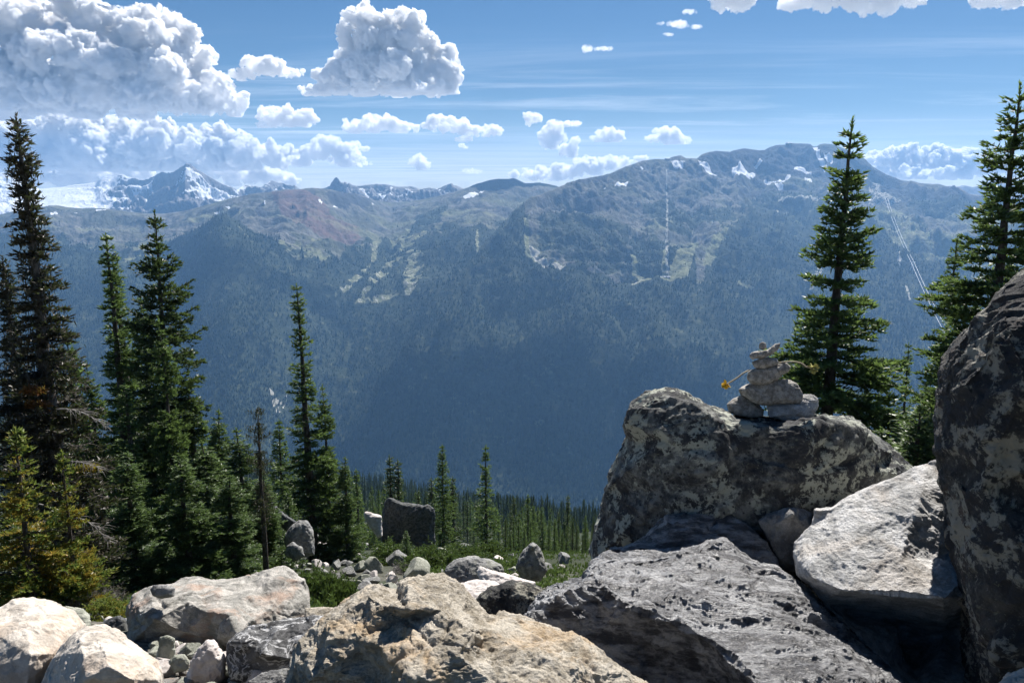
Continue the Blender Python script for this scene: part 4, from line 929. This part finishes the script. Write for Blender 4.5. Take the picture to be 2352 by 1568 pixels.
boulder('sunlit pale grey slab leaning against the huge dark boulder', cv([(1032, 985), (1040, 940), (1065, 915), (1112, 870), (1126, 802), (1200, 797), (1290, 742), (1400, 702), (1480, 667), (1560, 627), (1620, 597), (1660, 590), (1720, 640), (1850, 760), (1900, 1000), (1950, 1200), (1980, 1400), (1950, 1640), (1600, 1660), (1450, 1500), (1300, 1340), (1160, 1210), (1100, 1135), (1045, 1090)]),
  3.15, 'grey', tilt=.72, side=-.1, thick=.9, bulge=.1, seed=9, ctrl=cv and [(1286 + .5196 * x, 753.4 + .5196 * y, z) for x, y, z in [(1110, 1100, -.10), (1250, 1160, -.16), (1450, 1175, -.20), (1700, 1195, -.24), (1250, 950, -.08), (1450, 850, -.06), (1600, 720, -.04), (1500, 1020, -.14), (1300, 1260, .34), (1500, 1300, .40), (1700, 1350, .42), (1550, 1450, .55)]], inset=False, facet=.010, big=.015, fine=.006, crack=.004, px=2.3, terr=.010, tn=8, aniso=((1, .6, .6), .3), smooth=2)
boulder('small dull wedge of rock stuck in the gap beside the pale grey slab', cv([(878, 850), (920, 820), (1010, 785), (1060, 795), (1115, 815), (1130, 900), (1060, 1080), (980, 1080), (930, 950)]), 3.6, 'mid', tilt=.3, thick=.5, bulge=.15, seed=10, ctrl=[(1820, 1180, -.06)], facet=.03, big=.02, fine=.005)
boulder('tan orange-streaked granite boulder in the bottom centre', [(655, 1600), (668, 1519), (690, 1474), (720, 1444), (765, 1404), (780, 1394), (810, 1369), (845, 1352), (880, 1354), (912, 1360), (920, 1339), (935, 1326), (965, 1321), (1015, 1319), (1030, 1328), (1065, 1346), (1088, 1368), (1104, 1392), (1125, 1409), (1143, 1413), (1180, 1413), (1214, 1421), (1250, 1436), (1291, 1453), (1320, 1455), (1354, 1472), (1400, 1508), (1450, 1545), (1490, 1575), (1560, 1700), (1480, 1850), (700, 1850), (620, 1720)],
  1.95, 'tan', tilt=.95, side=.05, thick=.7, bulge=.10, seed=12, ctrl=[(1286 * 0 + x, y, z) for x, y, z in [(760, 1430, -.02), (800, 1400, .0), (845, 1366, -.03), (880, 1390, -.05), (925, 1420, -.03), (900, 1445, -.02), (820, 1470, -.03), (870, 1480, -.06), (935, 1345, -.08), (935, 1400, -.12), (960, 1500, -.14), (945, 1560, -.16), (850, 1560, .02), (740, 1540, -.02), (1020, 1400, -.12), (1085, 1440, -.13), (1050, 1500, -.16), (1100, 1500, -.06), (1130, 1440, -.04), (1200, 1500, -.08), (1320, 1530, -.08), (1150, 1580, -.13), (1300, 1620, -.1)]], inset=False, facet=.022, big=.02, fine=.011, strata=((0, 1, 0), -.3, 1.8), crack=.012, px=2.2, smooth=2, terr=.014)
boulder('pale peach boulder cut by the left edge at the bottom', lf([(-260, 420), (-100, 385), (0, 405), (60, 372), (140, 362), (230, 380), (330, 420), (388, 482), (400, 600), (330, 760), (250, 900), (-260, 900)]), 2.9, 'pale', tilt=.7, side=.2, thick=.8, seed=14, inset=False, ctrl=[(35, 1404, -.02), (100, 1392, -.02), (60, 1440, -.13), (130, 1425, -.09), (70, 1500, -.2), (125, 1500, -.15), (-20, 1450, -.1), (165, 1440, -.04), (60, 1580, -.15), (-60, 1550, -.1)], facet=.02, big=.03, fine=.004, px=2.4, terr=.012, crack=.006)
boulder('rounded peach-white boulder with a curved ledge at the bottom left', lf([(180, 780), (200, 720), (230, 650), (280, 580), (340, 512), (400, 480), (480, 475), (550, 500), (600, 560), (680, 620), (722, 650), (745, 700), (752, 780), (740, 900), (180, 900)]), 2.45, 'pale', tilt=.8, side=.1, thick=.6, seed=16, inset=False, ctrl=[(125, 1560, -.02), (150, 1500, -.04), (180, 1462, -.05), (215, 1446, -.03), (262, 1452, -.03), (190, 1500, -.12), (240, 1490, -.14), (290, 1500, -.09), (250, 1528, -.175), (330, 1530, -.09), (305, 1560, -.15), (200, 1560, -.15), (360, 1560, -.04)], facet=.02, big=.02, fine=.005, crack=.01, px=2.3, terr=.016)
boulder('long grey boulder with a rust-red sunlit right face', lf([(580, 600), (578, 500), (582, 400), (612, 350), (700, 310), (780, 302), (900, 270), (1040, 265), (1150, 245), (1230, 225), (1310, 218), (1345, 235), (1372, 262), (1400, 272), (1422, 325), (1425, 430), (1380, 560), (1200, 640), (1000, 680), (700, 660)]), 5.4, 'rusty', tilt=.85, side=.1, thick=1.3, bulge=.12, seed=18,
  ctrl=[(x / 2, 1194 + y / 2, z) for x, y, z in [(640, 420, -.10), (760, 330, .05), (700, 450, -.28), (860, 375, -.22), (950, 420, -.28), (1010, 360, -.20), (1050, 430, -.34), (1090, 520, -.36), (1200, 300, -.04), (1280, 270, -.04), (1250, 400, -.12), (1350, 400, .0), (850, 520, -.18), (960, 560, -.16), (1150, 460, -.26)]], inset=False, facet=.022, big=.02, fine=.006, crack=.012, px=2.6, smooth=2)
boulder('dark boulder banded with white veins left of the tan boulder', lf([(1035, 640), (1042, 562), (1085, 520), (1135, 490), (1250, 470), (1330, 450), (1400, 442), (1500, 445), (1530, 500), (1500, 600), (1420, 720), (1200, 760), (1060, 730)]), 3.9, 'banded', tilt=.8, thick=.7, bulge=.14, seed=20, ctrl=[(560, 1470, -.08), (640, 1440, -.05), (600, 1500, -.16)], facet=.025, big=.03, fine=.006, px=2.6)
G2 = 'loose stones among the boulders at the lower left'
boulder('whitish upright stone wedged left of the dark banded boulder', lf([(845, 760), (880, 650), (910, 582), (950, 545), (985, 552), (1020, 600), (1038, 640), (1030, 720), (960, 780)]), 3.9, 'white', tilt=.5, thick=.3, bulge=.18, seed=22, facet=.04, px=2.5)
boulder('small blocky greenish stone standing below the long grey boulder', lf([(716, 640), (735, 537), (770, 530), (803, 542), (806, 600), (790, 660), (735, 665)]), 4.3, 'green', tilt=.3, thick=.22, bulge=.12, seed=23, facet=.03, px=2.3)
boulder('olive angular stone between the rounded boulder and the whitish stone', lf([(775, 650), (800, 620), (850, 612), (870, 650), (860, 690), (800, 700)]), 4.1, 'green', tilt=.5, thick=.2, bulge=.15, seed=24, facet=.05, px=2.3)
boulder('flat grey-green stone behind the two peach boulders', lf([(262, 410), (300, 394), (380, 405), (412, 440), (412, 500), (330, 520), (270, 480)]), 6.4, 'green', tilt=.9, thick=.5, bulge=.12, seed=25, facet=.03, px=2.3)
boulder('small dark stone at the left end of the long grey boulder', lf([(465, 475), (500, 452), (545, 437), (580, 455), (590, 520), (520, 540)]), 6.0, 'shade', tilt=.6, thick=.4, bulge=.12, seed=26, facet=.03, px=2.3)
boulder('grey stone tucked under the left end of the long grey boulder', lf([(690, 318), (705, 300), (760, 297), (805, 310), (800, 350), (740, 360), (700, 345)]), 5.0, 'mid', tilt=.6, thick=.3, bulge=.12, seed=27, facet=.03, px=2.3)
boulder('flat beige stone behind the dark banded boulder', lf([(1400, 405), (1480, 398), (1570, 405), (1600, 450), (1540, 500), (1400, 500)]), 5.2, 'tan', tilt=1.0, thick=.4, bulge=.1, seed=28, facet=.03, px=2.3)
boulder('dark stone low beneath the dark banded boulder', lf([(1140, 740), (1200, 700), (1340, 680), (1380, 760), (1340, 860), (1150, 860)]), 3.2, 'mid', tilt=.8, thick=.4, bulge=.1, seed=29, facet=.03, px=2.3)
boulder('small pale stone in the bottom right corner under the huge dark boulder', [(2270, 1600), (2294, 1568), (2320, 1544), (2356, 1531), (2420, 1540), (2440, 1620), (2340, 1680)], 2.0, 'pale', tilt=.6, thick=.2, bulge=.15, seed=30, facet=.05, px=2.3)
G3 = 'boulders in the middle distance'
boulder('low broad grey boulder in the middle distance right of the shrubs', md_([(1232, 1110), (1245, 1080), (1300, 1040), (1360, 1022), (1425, 1015), (1520, 1040), (1600, 1075), (1625, 1110), (1560, 1180), (1400, 1230), (1260, 1200)]), 10.5, 'mid', tilt=.8, thick=.9, bulge=.15, seed=31, facet=.03, px=2.3)
boulder('pinkish white rock slab behind the broad pale flat stone', md_([(1440, 1130), (1450, 1090), (1470, 1084), (1520, 1102), (1600, 1125), (1700, 1155), (1825, 1190), (1800, 1270), (1500, 1270)]), 8.2, 'white', tilt=1.0, thick=.7, bulge=.12, seed=32, facet=.02, px=2.3)
boulder('flat bright white stone just behind the tan boulder', md_([(1290, 1200), (1340, 1188), (1450, 1172), (1560, 1180), (1610, 1210), (1590, 1300), (1480, 1400), (1330, 1350)]), 5.6, 'white', tilt=1.5, thick=.6, bulge=.08, seed=33, facet=.01, px=2.3)
boulder('dark lumpy boulder between the tan boulder and the schist slab', md_([(1440, 1300), (1475, 1262), (1540, 1230), (1600, 1200), (1660, 1178), (1760, 1190), (1850, 1225), (1900, 1300), (1950, 1480), (1800, 1600), (1600, 1560), (1480, 1420)]), 3.7, 'dark', tilt=.5, thick=.8, bulge=.16, seed=34, facet=.025, px=2.4)
boulder('knobbly dark rock end at the upper left corner of the schist slab', md_([(2165, 1110), (2180, 1060), (2230, 1025), (2300, 1020), (2400, 1030), (2500, 1080), (2480, 1200), (2350, 1260), (2200, 1180)]), 3.35, 'schist', tilt=.8, thick=.5, bulge=.15, seed=35, facet=.03, px=2.4)
boulder('pointed dark grey rock among the firs above the schist slab', md_([(1700, 1100), (1715, 1040), (1745, 985), (1780, 945), (1808, 925), (1835, 945), (1865, 985), (1890, 1050), (1905, 1110), (1860, 1180), (1740, 1180)]), 15, 'mid', tilt=.4, thick=1.2, bulge=.2, seed=36, facet=.03, px=2.2, ctrl=[(1225, 1255, -.3)])
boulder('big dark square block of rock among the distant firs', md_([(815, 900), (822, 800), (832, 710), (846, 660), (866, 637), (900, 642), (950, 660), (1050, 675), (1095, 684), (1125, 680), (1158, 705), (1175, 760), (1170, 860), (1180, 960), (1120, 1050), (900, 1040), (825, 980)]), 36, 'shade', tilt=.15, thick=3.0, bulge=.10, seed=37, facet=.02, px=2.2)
boulder('pale broken rock touching the left side of the dark square block', md_([(700, 740), (720, 728), (790, 745), (822, 755), (825, 890), (800, 900), (760, 850), (715, 790)]), 34, 'white', tilt=.4, thick=1.2, bulge=.12, seed=38, facet=.04, px=2.2)
boulder('tall pale grey rock with a rounded top left of the rubble', md_([(180, 900), (205, 850), (240, 815), (280, 785), (330, 785), (355, 815), (372, 860), (385, 960), (380, 1010), (300, 1030), (200, 980)]), 21, 'mid', tilt=.4, thick=1.2, bulge=.2, seed=39, facet=.03, px=2.2)
boulder('long dark rock leaning down to the right beside the dead snag', md_([(50, 640), (80, 640), (130, 690), (200, 755), (265, 800), (270, 850), (200, 850), (120, 780), (50, 720)]), 23, 'shade', tilt=.4, thick=.8, bulge=.15, seed=40, facet=.04, px=2.2)
boulder('grey lump of rock at the foot of the tall pale rock', md_([(200, 950), (240, 925), (300, 960), (320, 1020), (260, 1050), (190, 1010)]), 20, 'mid', tilt=.4, thick=.7, bulge=.15, seed=41, facet=.04, px=2.2)

# rubble: every stone its own thing
def stone_proto(seed, mat):
    import bmesh
    b = bmesh.new(); bmesh.ops.create_icosphere(b, subdivisions=4, radius=1.0)
    rg = np.random.default_rng(seed); n = len(b.verts)
    co = np.array([v.co[:] for v in b.verts])
    # cut by random planes: angular block
    for _ in range(15):
        nn = rg.normal(size=3); nn /= np.linalg.norm(nn); dlim = rg.uniform(.40, .74)
        t = co @ nn; co = co - np.clip(t - dlim, 0, None)[:, None] * nn
    co = co * rg.uniform(.75, 1.2, 3) * (1, 1, .8)
    for v, c_ in zip(b.verts, co): v.co = c_
    me = bpy.data.meshes.new('stone'); b.to_mesh(me); b.free()
    rough_up(me, 1.6, seed, facet=.01, big=.03, fine=.008, crack=0)
    me.polygons.foreach_set('use_smooth', np.ones(len(me.polygons), bool)); me.materials.append(MR[mat]); return me
STP = {m: [stone_proto(200 + i * 7 + j, m) for j in range(4)] for i, m in enumerate(['mid', 'green', 'white', 'rusty'])}
def stones(n, polyg, size_px, mats, label, group, seed, sink=.25, grow=.5):
    rg = np.random.default_rng(seed); P = np.array(polyg, float); lo = P.min(0); hi = P.max(0); k = 0; tries = 0; placed = []
    while k < n and tries < n * 60:
        tries += 1
        u, v = rg.uniform(lo, hi)
        if not inpoly(np.array([u]), np.array([v]), P)[0]: continue
        s = size_px * rg.lognormal(0, .42)
        if any((u - a_) ** 2 + ((v - b_) * 1.5) ** 2 < ((s + c_) * .6) ** 2 for a_, b_, c_ in placed): continue
        placed.append((u, v, s)); p = on_ground(u, v, 120)
        if not np.isfinite(p).all(): continue
        m = mats[rg.integers(0, len(mats))]; me = STP[m][rg.integers(0, 4)]
        o = bpy.data.objects.new('stone', me); COL.objects.link(o)
        r_ = s * .95 * p[1] / F; o.scale = (r_ * rg.uniform(.8, 1.25), r_ * rg.uniform(.8, 1.25), r_ * rg.uniform(.7, 1.1))
        o.rotation_euler = tuple(rg.uniform(-.5, .5, 2)) + (rg.uniform(0, 6.28),)
        o.location = (p[0], p[1], ground_z(p[0], p[1]) + r_ * (.65 - sink)); tag(o, label, 'stone', group); k += 1
TAL = [(640, 1215), (700, 1205), (770, 1240), (850, 1268), (915, 1290), (965, 1335), (960, 1375), (850, 1380), (790, 1350), (700, 1325), (640, 1290)]
stones(95, TAL, 34, ['mid', 'green', 'mid', 'white', 'mid'], 'grey angular rock in the rubble field below the firs left of the middle', 'rubble field left of the middle', 5, .15)
stones(60, TAL, 12, ['mid', 'green', 'white'], 'small stone between the larger rocks of the rubble field', 'small stones of the rubble field', 6)
stones(30, [(350, 1480), (430, 1470), (540, 1500), (560, 1568), (640, 1600), (360, 1600)], 34, ['green', 'white', 'rusty', 'green'], 'small loose stone in the gap below the long grey boulder', 'loose stones below the long grey boulder', 7)
stones(30, [(350, 1480), (430, 1470), (540, 1500), (560, 1568), (640, 1600), (360, 1600)], 15, ['green', 'white', 'rusty', 'green'], 'tiny stone chip in the gap below the long grey boulder', 'stone chips below the long grey boulder', 8)
stones(12, [(225, 1340), (300, 1345), (310, 1385), (240, 1385)], 26, ['mid', 'white'], 'stone at the foot of the left firs behind the long grey boulder', 'stones at the foot of the left firs', 9)
stones(16, [(210, 1200), (330, 1230), (420, 1300), (330, 1310), (220, 1260)], 20, ['white', 'mid'], 'pale stone glimpsed in the shade between the left firs', 'pale stones in the shade of the left firs', 10)
stones(14, [(1060, 1310), (1240, 1290), (1260, 1325), (1230, 1340), (1080, 1335)], 22, ['mid', 'white', 'green'], 'small rock behind the tan boulder near the valley edge', 'small rocks behind the tan boulder', 11)

stones(55, [(330, 1470), (440, 1470), (540, 1490), (570, 1568), (640, 1610), (350, 1610)], 8, ['green', 'white', 'rusty', 'mid'], 'gravel-sized chip between the loose stones at the lower left', 'gravel chips at the lower left', 18)
stones(26, [(250, 1385), (300, 1395), (296, 1440), (200, 1432), (215, 1400)], 16, ['green', 'mid', 'white'], 'small stone in the gap behind the two peach boulders', 'small stones behind the peach boulders', 19)

stones(26, [(960, 1275), (1080, 1262), (1240, 1285), (1320, 1290), (1300, 1320), (1060, 1318), (960, 1330)], 20, ['mid', 'green', 'mid', 'white'], 'grey rock poking out of the low shrubs in the middle distance', 'rocks among the low shrubs', 21, .1)
# ------------------------------------------------------------------ the cairn: seven balanced stones and two flower stalks
GC = 'stones of the balanced cairn'
ck = dict(name='cairn_stone', cat='stone', group=GC, chip=.0, facet=.035, terr=.008, big=.03, fine=.006, crack=0, px=1.6, smooth=1)
boulder('left foot stone of the cairn, lit on top', cv([(738, 335), (765, 312), (800, 297), (830, 305), (870, 325), (905, 365), (898, 390), (850, 396), (800, 390), (745, 372)]), 4.15, 'cairn', tilt=.6, thick=.26, bulge=.16, seed=51, **ck)
boulder('largest pale foot stone of the cairn at the right', cv([(915, 345), (960, 335), (1060, 330), (1080, 295), (1110, 292), (1138, 310), (1142, 345), (1125, 385), (1095, 420), (1050, 418), (1000, 408), (925, 392)]), 4.10, 'grey', tilt=.6, thick=.30, bulge=.16, seed=52, **{**ck, 'group': GC})
boulder('broad middle stone of the cairn resting on the two foot stones', cv([(788, 272), (810, 255), (870, 240), (950, 228), (1010, 226), (1045, 245), (1072, 285), (1076, 318), (1055, 334), (980, 334), (920, 342), (880, 340), (840, 320), (800, 292)]), 4.12, 'cairn', tilt=.4, thick=.30, bulge=.15, seed=53, **ck)
boulder('brownish block in the middle of the cairn above the broad stone', cv([(828, 225), (832, 190), (860, 180), (940, 165), (1000, 152), (1018, 172), (1012, 190), (985, 205), (960, 232), (930, 244), (880, 250), (845, 250)]), 4.12, 'cairn', tilt=.3, thick=.22, bulge=.14, seed=54, **ck)
boulder('flat stone of the cairn pinching the flower stalks', cv([(848, 150), (875, 138), (920, 130), (955, 132), (968, 148), (955, 165), (900, 178), (860, 175)]), 4.12, 'cairn', tilt=.3, thick=.17, bulge=.12, seed=55, **ck)
boulder('thin slab tilted up to the right near the top of the cairn', cv([(838, 125), (845, 108), (880, 100), (920, 95), (950, 72), (976, 65), (970, 88), (935, 118), (900, 132), (850, 138)]), 4.12, 'cairn', tilt=.3, thick=.12, bulge=.10, seed=56, **ck)
boulder('tiny round stone crowning the cairn', cv([(880, 92), (882, 68), (895, 60), (910, 65), (914, 88), (900, 97)]), 4.16, 'cairn', tilt=.3, thick=.06, bulge=.12, seed=57, **ck)
def m_plain(name, c, r_=.8, **k):
    s = NT(name); n = s.noise(s.coord(), 40, 4, .6); return s.done(s.bsdf(s.mix(s.ramp(n, .3, .7), tuple(x * .75 for x in c), c), r_, None, .3, **k))
M_STEM = m_plain('dry_stem', (.50, .43, .30)); M_PETAL = m_plain('orange_petals', (.95, .62, .05)); M_HEAD = m_plain('withered_head', (.45, .42, .14))
def flower(label, pts, D, head, mat, seed):
    P = np.array([at(u, v, D + dd) for u, v, dd in pts]); t = np.linspace(0, 1, len(P)); tt = np.linspace(0, 1, 18)
    Q = np.stack([np.interp(tt, t, P[:, i]) for i in range(3)], -1)
    for _ in range(3): Q[1:-1] = (Q[:-2] + Q[2:] + 2 * Q[1:-1]) / 4
    B = Q[0]; e = empty('flower', B); V, Fq = tube(Q - B, np.full(18, .0042), 6); mesh_np('stem', V, Fq, M_STEM, e, True)
    rg = np.random.default_rng(seed); a_ = Acc(); H = Q[-1] - B; dv = Q[-1] - Q[-3]; dv /= np.linalg.norm(dv)
    for k in range(46):
        d = rg.normal(size=3) + dv * .9; d /= np.linalg.norm(d); w = np.cross(d, rg.normal(size=3)); w /= np.linalg.norm(w); L = head * rg.uniform(.7, 1.15)
        V = np.array([H - w * .001, H + w * .001, H + d * L * .7 + w * L * .28, H + d * L, H + d * L * .7 - w * L * .28]); a_.add(V, [[0, 1, 2], [0, 2, 3], [0, 3, 4]])
    a_.obj('flower_head', mat, e); tag(e, label, 'flower')
flower('dry stalk with a small orange flower drooping left from the cairn', [(1722, 849, 0), (1708, 856, -.02), (1693, 868, -.03), (1668, 883, -.04)], 4.13, .027, M_PETAL, 1)
flower('pale stalk with a withered yellowish head arching right from the cairn', [(1788, 833, 0), (1815, 829, -.02), (1842, 833, -.03), (1850, 842, -.04), (1866, 845, -.04)], 4.16, .034, M_HEAD, 2)

# ------------------------------------------------------------------ shrubs
def shrub_mesh(seed, n=230, h=.8, size=.05, spread=1.0, bare=False):
    rg = np.random.default_rng(seed); a_ = Acc(); st = Acc()
    for k in range(n):
        r_ = rg.uniform() ** .6; th = rg.uniform(0, 6.28); b = np.array([r_ * math.cos(th), r_ * math.sin(th), 0]) * spread
        hh = h * (1 - .55 * r_ ** 2) * rg.uniform(.55, 1.15) * (1 + .35 * math.sin(th * 3 + seed) * r_)
        d = np.array([b[0] * .5 + rg.normal(0, .25), b[1] * .5 + rg.normal(0, .25), 1.0]); d /= np.linalg.norm(d)
        z0 = rg.uniform(.0, .55) * hh; t = np.linspace(0, 1, 10)[:, None]
        Q = b + np.array([0, 0, z0]) + d * (hh - z0) * t + rg.normal(0, .08, 3) * t ** 2
        V, Fq = tube(Q, np.linspace(.012, .004, 10), 3); st.add(V, Fq)
        nt = 7 if not bare else 9
        for q in range(nt):
            i = rg.integers(2, 10); dd = np.array([rg.normal(), rg.normal(), rg.uniform(.1, .9)]); dd /= np.linalg.norm(dd); L = rg.uniform(.10, .26) * h * 1.2
            x = np.linspace(0, 1, max(3, int(L / (size * .5))))[:, None]; T = Q[i] + dd * L * x
            if bare: V, Fq = tube(T, np.linspace(.005, .002, len(T)), 3); st.add(V, Fq)
            else: needles(a_, T, np.repeat(dd[None], len(T), 0), size, rg, np.clip(x[:, 0] * 1.6 - .6, 0, 1), 3, .5)
    return a_, st
_sh = {}
def shrub(key, u, v, w_px, h_scale, label, mat=None, d=None, group='low shrubs on the stony slope'):
    p = on_ground(u, v, 200) if d is None else at(u, v, d)
    z = ground_z(p[0], p[1]); e = empty('shrub', (p[0], p[1], z - .05)); r_ = w_px * p[1] / F / 2
    kk = (key, mat.name if mat else '')
    if kk not in _sh:
        bare = key == 'bare'; a_, st = shrub_mesh({'a': 1, 'b': 2, 'bare': 3}[key], bare=bare); L_ = [st.obj('stems', M_GREY if bare else M_BARK, e)]
        if a_.n: L_.append(a_.obj('foliage', mat or M_SHRUB, e))
        _sh[kk] = L_
    else:
        for c in _sh[kk]: c2 = c.copy(); COL.objects.link(c2); c2.parent = e
    e.scale = (r_, r_, r_ * h_scale); e.rotation_euler = (0, 0, (u * 1.7) % 6.28); tag(e, label, 'shrub', group)
shrub('a', 745, 1400, 150, 1.5, 'dense green shrub right of the long grey boulder')
shrub('b', 705, 1375, 90, 1.7, 'upright shrub tips behind the right end of the long grey boulder')
shrub('a', 800, 1400, 60, 1.2, 'small green shrub reaching toward the tan boulder')
shrub('a', 900, 1295, 120, .9, 'wide low shrub below the big dark square block')
shrub('b', 985, 1310, 130, .9, 'brightest low shrub in the middle of the shrub patch')
shrub('a', 1060, 1300, 120, .9, 'low shrub left of the low broad grey boulder')
shrub('b', 985, 1345, 80, .7, 'low shrub spilling down toward the rubble field')
shrub('bare', 930, 1318, 80, .7, 'dry grey leafless shrub beside the rubble field')
shrub('b', 1120, 1285, 90, 1.0, 'dark shrub at the foot of the lone tall middle fir')
shrub('a', 1205, 1310, 80, 1.0, 'olive shrub in front of the pointed grey rock')
shrub('b', 860, 1262, 90, 1.1, 'green shrub at the foot of the pale broken rock')
shrub('a', 235, 1425, 120, 1.1, 'yellow-green shrub behind the peach boulders', M_YEL)
shrub('b', 150, 1400, 130, 1.2, 'yellowing shrub at the foot of the mossy dying fir', M_YEL)
shrub('a', 560, 1330, 130, 1.2, 'dark shrub under the dead snag')
shrub('b', 640, 1345, 90, 1.2, 'shrub between the snag and the rubble field')
shrub('a', 440, 1345, 120, 1.0, 'shaded shrub behind the long grey boulder')
shrub('bare', 205, 1330, 130, 1.4, 'grey leafless twigs beside the trunk of the dying fir', d=10.8)
# low heath over the soil
n = 9000; gu = RNG.uniform(380, 1420, n); acc = Acc(); rg = np.random.default_rng(9)
yy = 9 * (70 / 9) ** RNG.uniform(0, 1, n); xx = RNG.uniform(-.55, .3, n) * yy
ok = fbm(np.stack([xx, yy, 0 * xx], -1) * .25, 3, 55) > -.12; u_, v_ = uv_of(np.stack([xx, yy, ground_z(xx, yy)], -1)); ok &= ~inpoly(u_, v_, [(620, 1210), (700, 1195), (780, 1235), (905, 1275), (975, 1335), (960, 1420), (700, 1420), (640, 1320)]); xx, yy = xx[ok], yy[ok]; zz = ground_z(xx, yy)
for j in range(5):
    Q = np.stack([xx + rg.normal(0, .14, len(xx)), yy + rg.normal(0, .14, len(xx)), zz + rg.uniform(0, .14, len(xx))], -1)
    needles(acc, Q, np.repeat(np.array([[0, 0, 1.]]), len(xx), 0), .075, rg, rg.uniform(0, 1, len(xx)), 4, .4)
tag(acc.obj('heath', M_SHRUB), kind='stuff')

# ------------------------------------------------------------------ works on the far mountain
M_STEEL = m_plain('galvanised_steel', (.75, .76, .78), .4); M_ROOF = m_plain('metal_roof', (.62, .63, .64), .5); M_WALLB = m_plain('timber_wall', (.16, .12, .10))
def land_point(PA_, UA_, VA_, u, v):
    k = np.argmin((UA_ - u) ** 2 + (VA_ - v) ** 2); return PA_.reshape(-1, 3)[k]
def box(acc, c, s):
    x, y, z = s; V = np.array([(i * x / 2, j * y / 2, k * z) for i in (-1, 1) for j in (-1, 1) for k in (0, 1)], float) + c
    acc.add(V, np.array([(0, 1, 3, 2), (4, 6, 7, 5), (0, 4, 5, 1), (2, 3, 7, 6), (0, 2, 6, 4), (1, 5, 7, 3)]))
def cable(label, p, q, sag):
    t = np.linspace(0, 1, 30)[:, None]; Q = p * (1 - t) + q * t; Q[:, 2] -= (4 * t * (1 - t))[:, 0] * sag; B = Q[0].copy()
    V, Fq = tube(Q - B, np.full(30, 1.2), 5); o = mesh_np('lift_cable', V, Fq, M_STEEL, None, True, B); tag(o, label, 'cable', 'cables of the gondola line')
pT = land_point(PA, UA.ravel(), VA.ravel(), 2035, 468); pM = land_point(PA, UA.ravel(), VA.ravel(), 2094, 622); pB = land_point(PA, UA.ravel(), VA.ravel(), 2175, 800)
up = np.array([0, 0, 62.])
cable('upper left gondola cable from the high ridge down to the tower', pT + up * .6 + (-9, 0, 0), pM + up + (-9, 0, 0), 25)
cable('upper right gondola cable from the high ridge down to the tower', pT + up * .6 + (9, 0, 0), pM + up + (9, 0, 0), 25)
cable('lower left gondola cable dropping from the tower to the valley', pM + up + (-9, 0, 0), pB + up + (-6, 0, 0), 12)
cable('lower right gondola cable dropping from the tower to the valley', pM + up + (9, 0, 0), pB + up + (16, 0, 0), 12)
e = empty('lift_tower', pM); tag(e, 'pale gondola tower halfway down the right-hand slope', 'tower')
for sx in (-1, 1):
    V, Fq = tube(np.array([(sx * 14., 0, -4), (sx * 7., 0, 30), (sx * 5., 0, 62)]), [2.4, 2.0, 1.6], 6); mesh_np('leg', V, Fq, M_STEEL, e)
a_ = Acc(); box(a_, np.array([0, 0, 60.]), (34, 5, 4.5)); a_.obj('crossbeam', M_STEEL, e)
a_ = Acc(); box(a_, np.array([0, 0, 28.]), (14, 2.4, 2.4)); a_.obj('brace', M_STEEL, e)
def hut(name, label, u, v, w, dpt, hgt, P_, U_, V_, mast=False, cat='building'):
    p = land_point(P_, U_.ravel(), V_.ravel(), u, v); e = empty(name, p - (0, 0, 3)); tag(e, label, cat)
    a_ = Acc(); box(a_, np.zeros(3), (w, dpt, hgt + 3)); a_.obj('wall', M_WALLB, e)
    r_ = Acc(); hh = hgt + 3.2; V = np.array([(-w * .56, -dpt * .6, hh), (w * .56, -dpt * .6, hh), (w * .56, dpt * .6, hh), (-w * .56, dpt * .6, hh), (-w * .56, 0, hh + hgt * .6), (w * .56, 0, hh + hgt * .6)], float)
    r_.add(V, np.array([(0, 1, 5, 4), (3, 4, 5, 2), (0, 3, 2, 1)])); r_.add(V[[0, 4, 3, 3]], np.array([(0, 1, 2, 3)])[:0].reshape(0, 4)); ro = mesh_np('roof', V, [np.array([(0, 1, 5, 4), (2, 3, 4, 5), (0, 3, 2, 1)]), np.array([(0, 4, 3), (1, 2, 5)])], M_ROOF, e)
    for k in range(3):
        w_ = Acc(); box(w_, np.array([(k - 1) * w * .28, -dpt / 2 - .2, hgt * .55]), (w * .14, .3, hgt * .35)); w_.obj('window', M_STEEL, e)
    if mast:
        V, Fq = tube(np.array([(0, 0, hgt), (0, 0, hgt + 34.)]), [1.6, .6], 5); mesh_np('antenna', V, Fq, M_STEEL, e)
hut('summit_station', 'tiny dark station with a mast on the highest summit', 1812, 330, 52, 26, 15, PA, UA, VA, True)
hut('ridge_station', 'tiny station building on the left shoulder of the peak', 1532, 368, 40, 22, 10, PA, UA, VA)
hut('mountain_lodge', 'tiny pale roofed lodge on the clearing at the foot of the ski runs', 1527, 632, 62, 26, 9, PA, UA, VA)
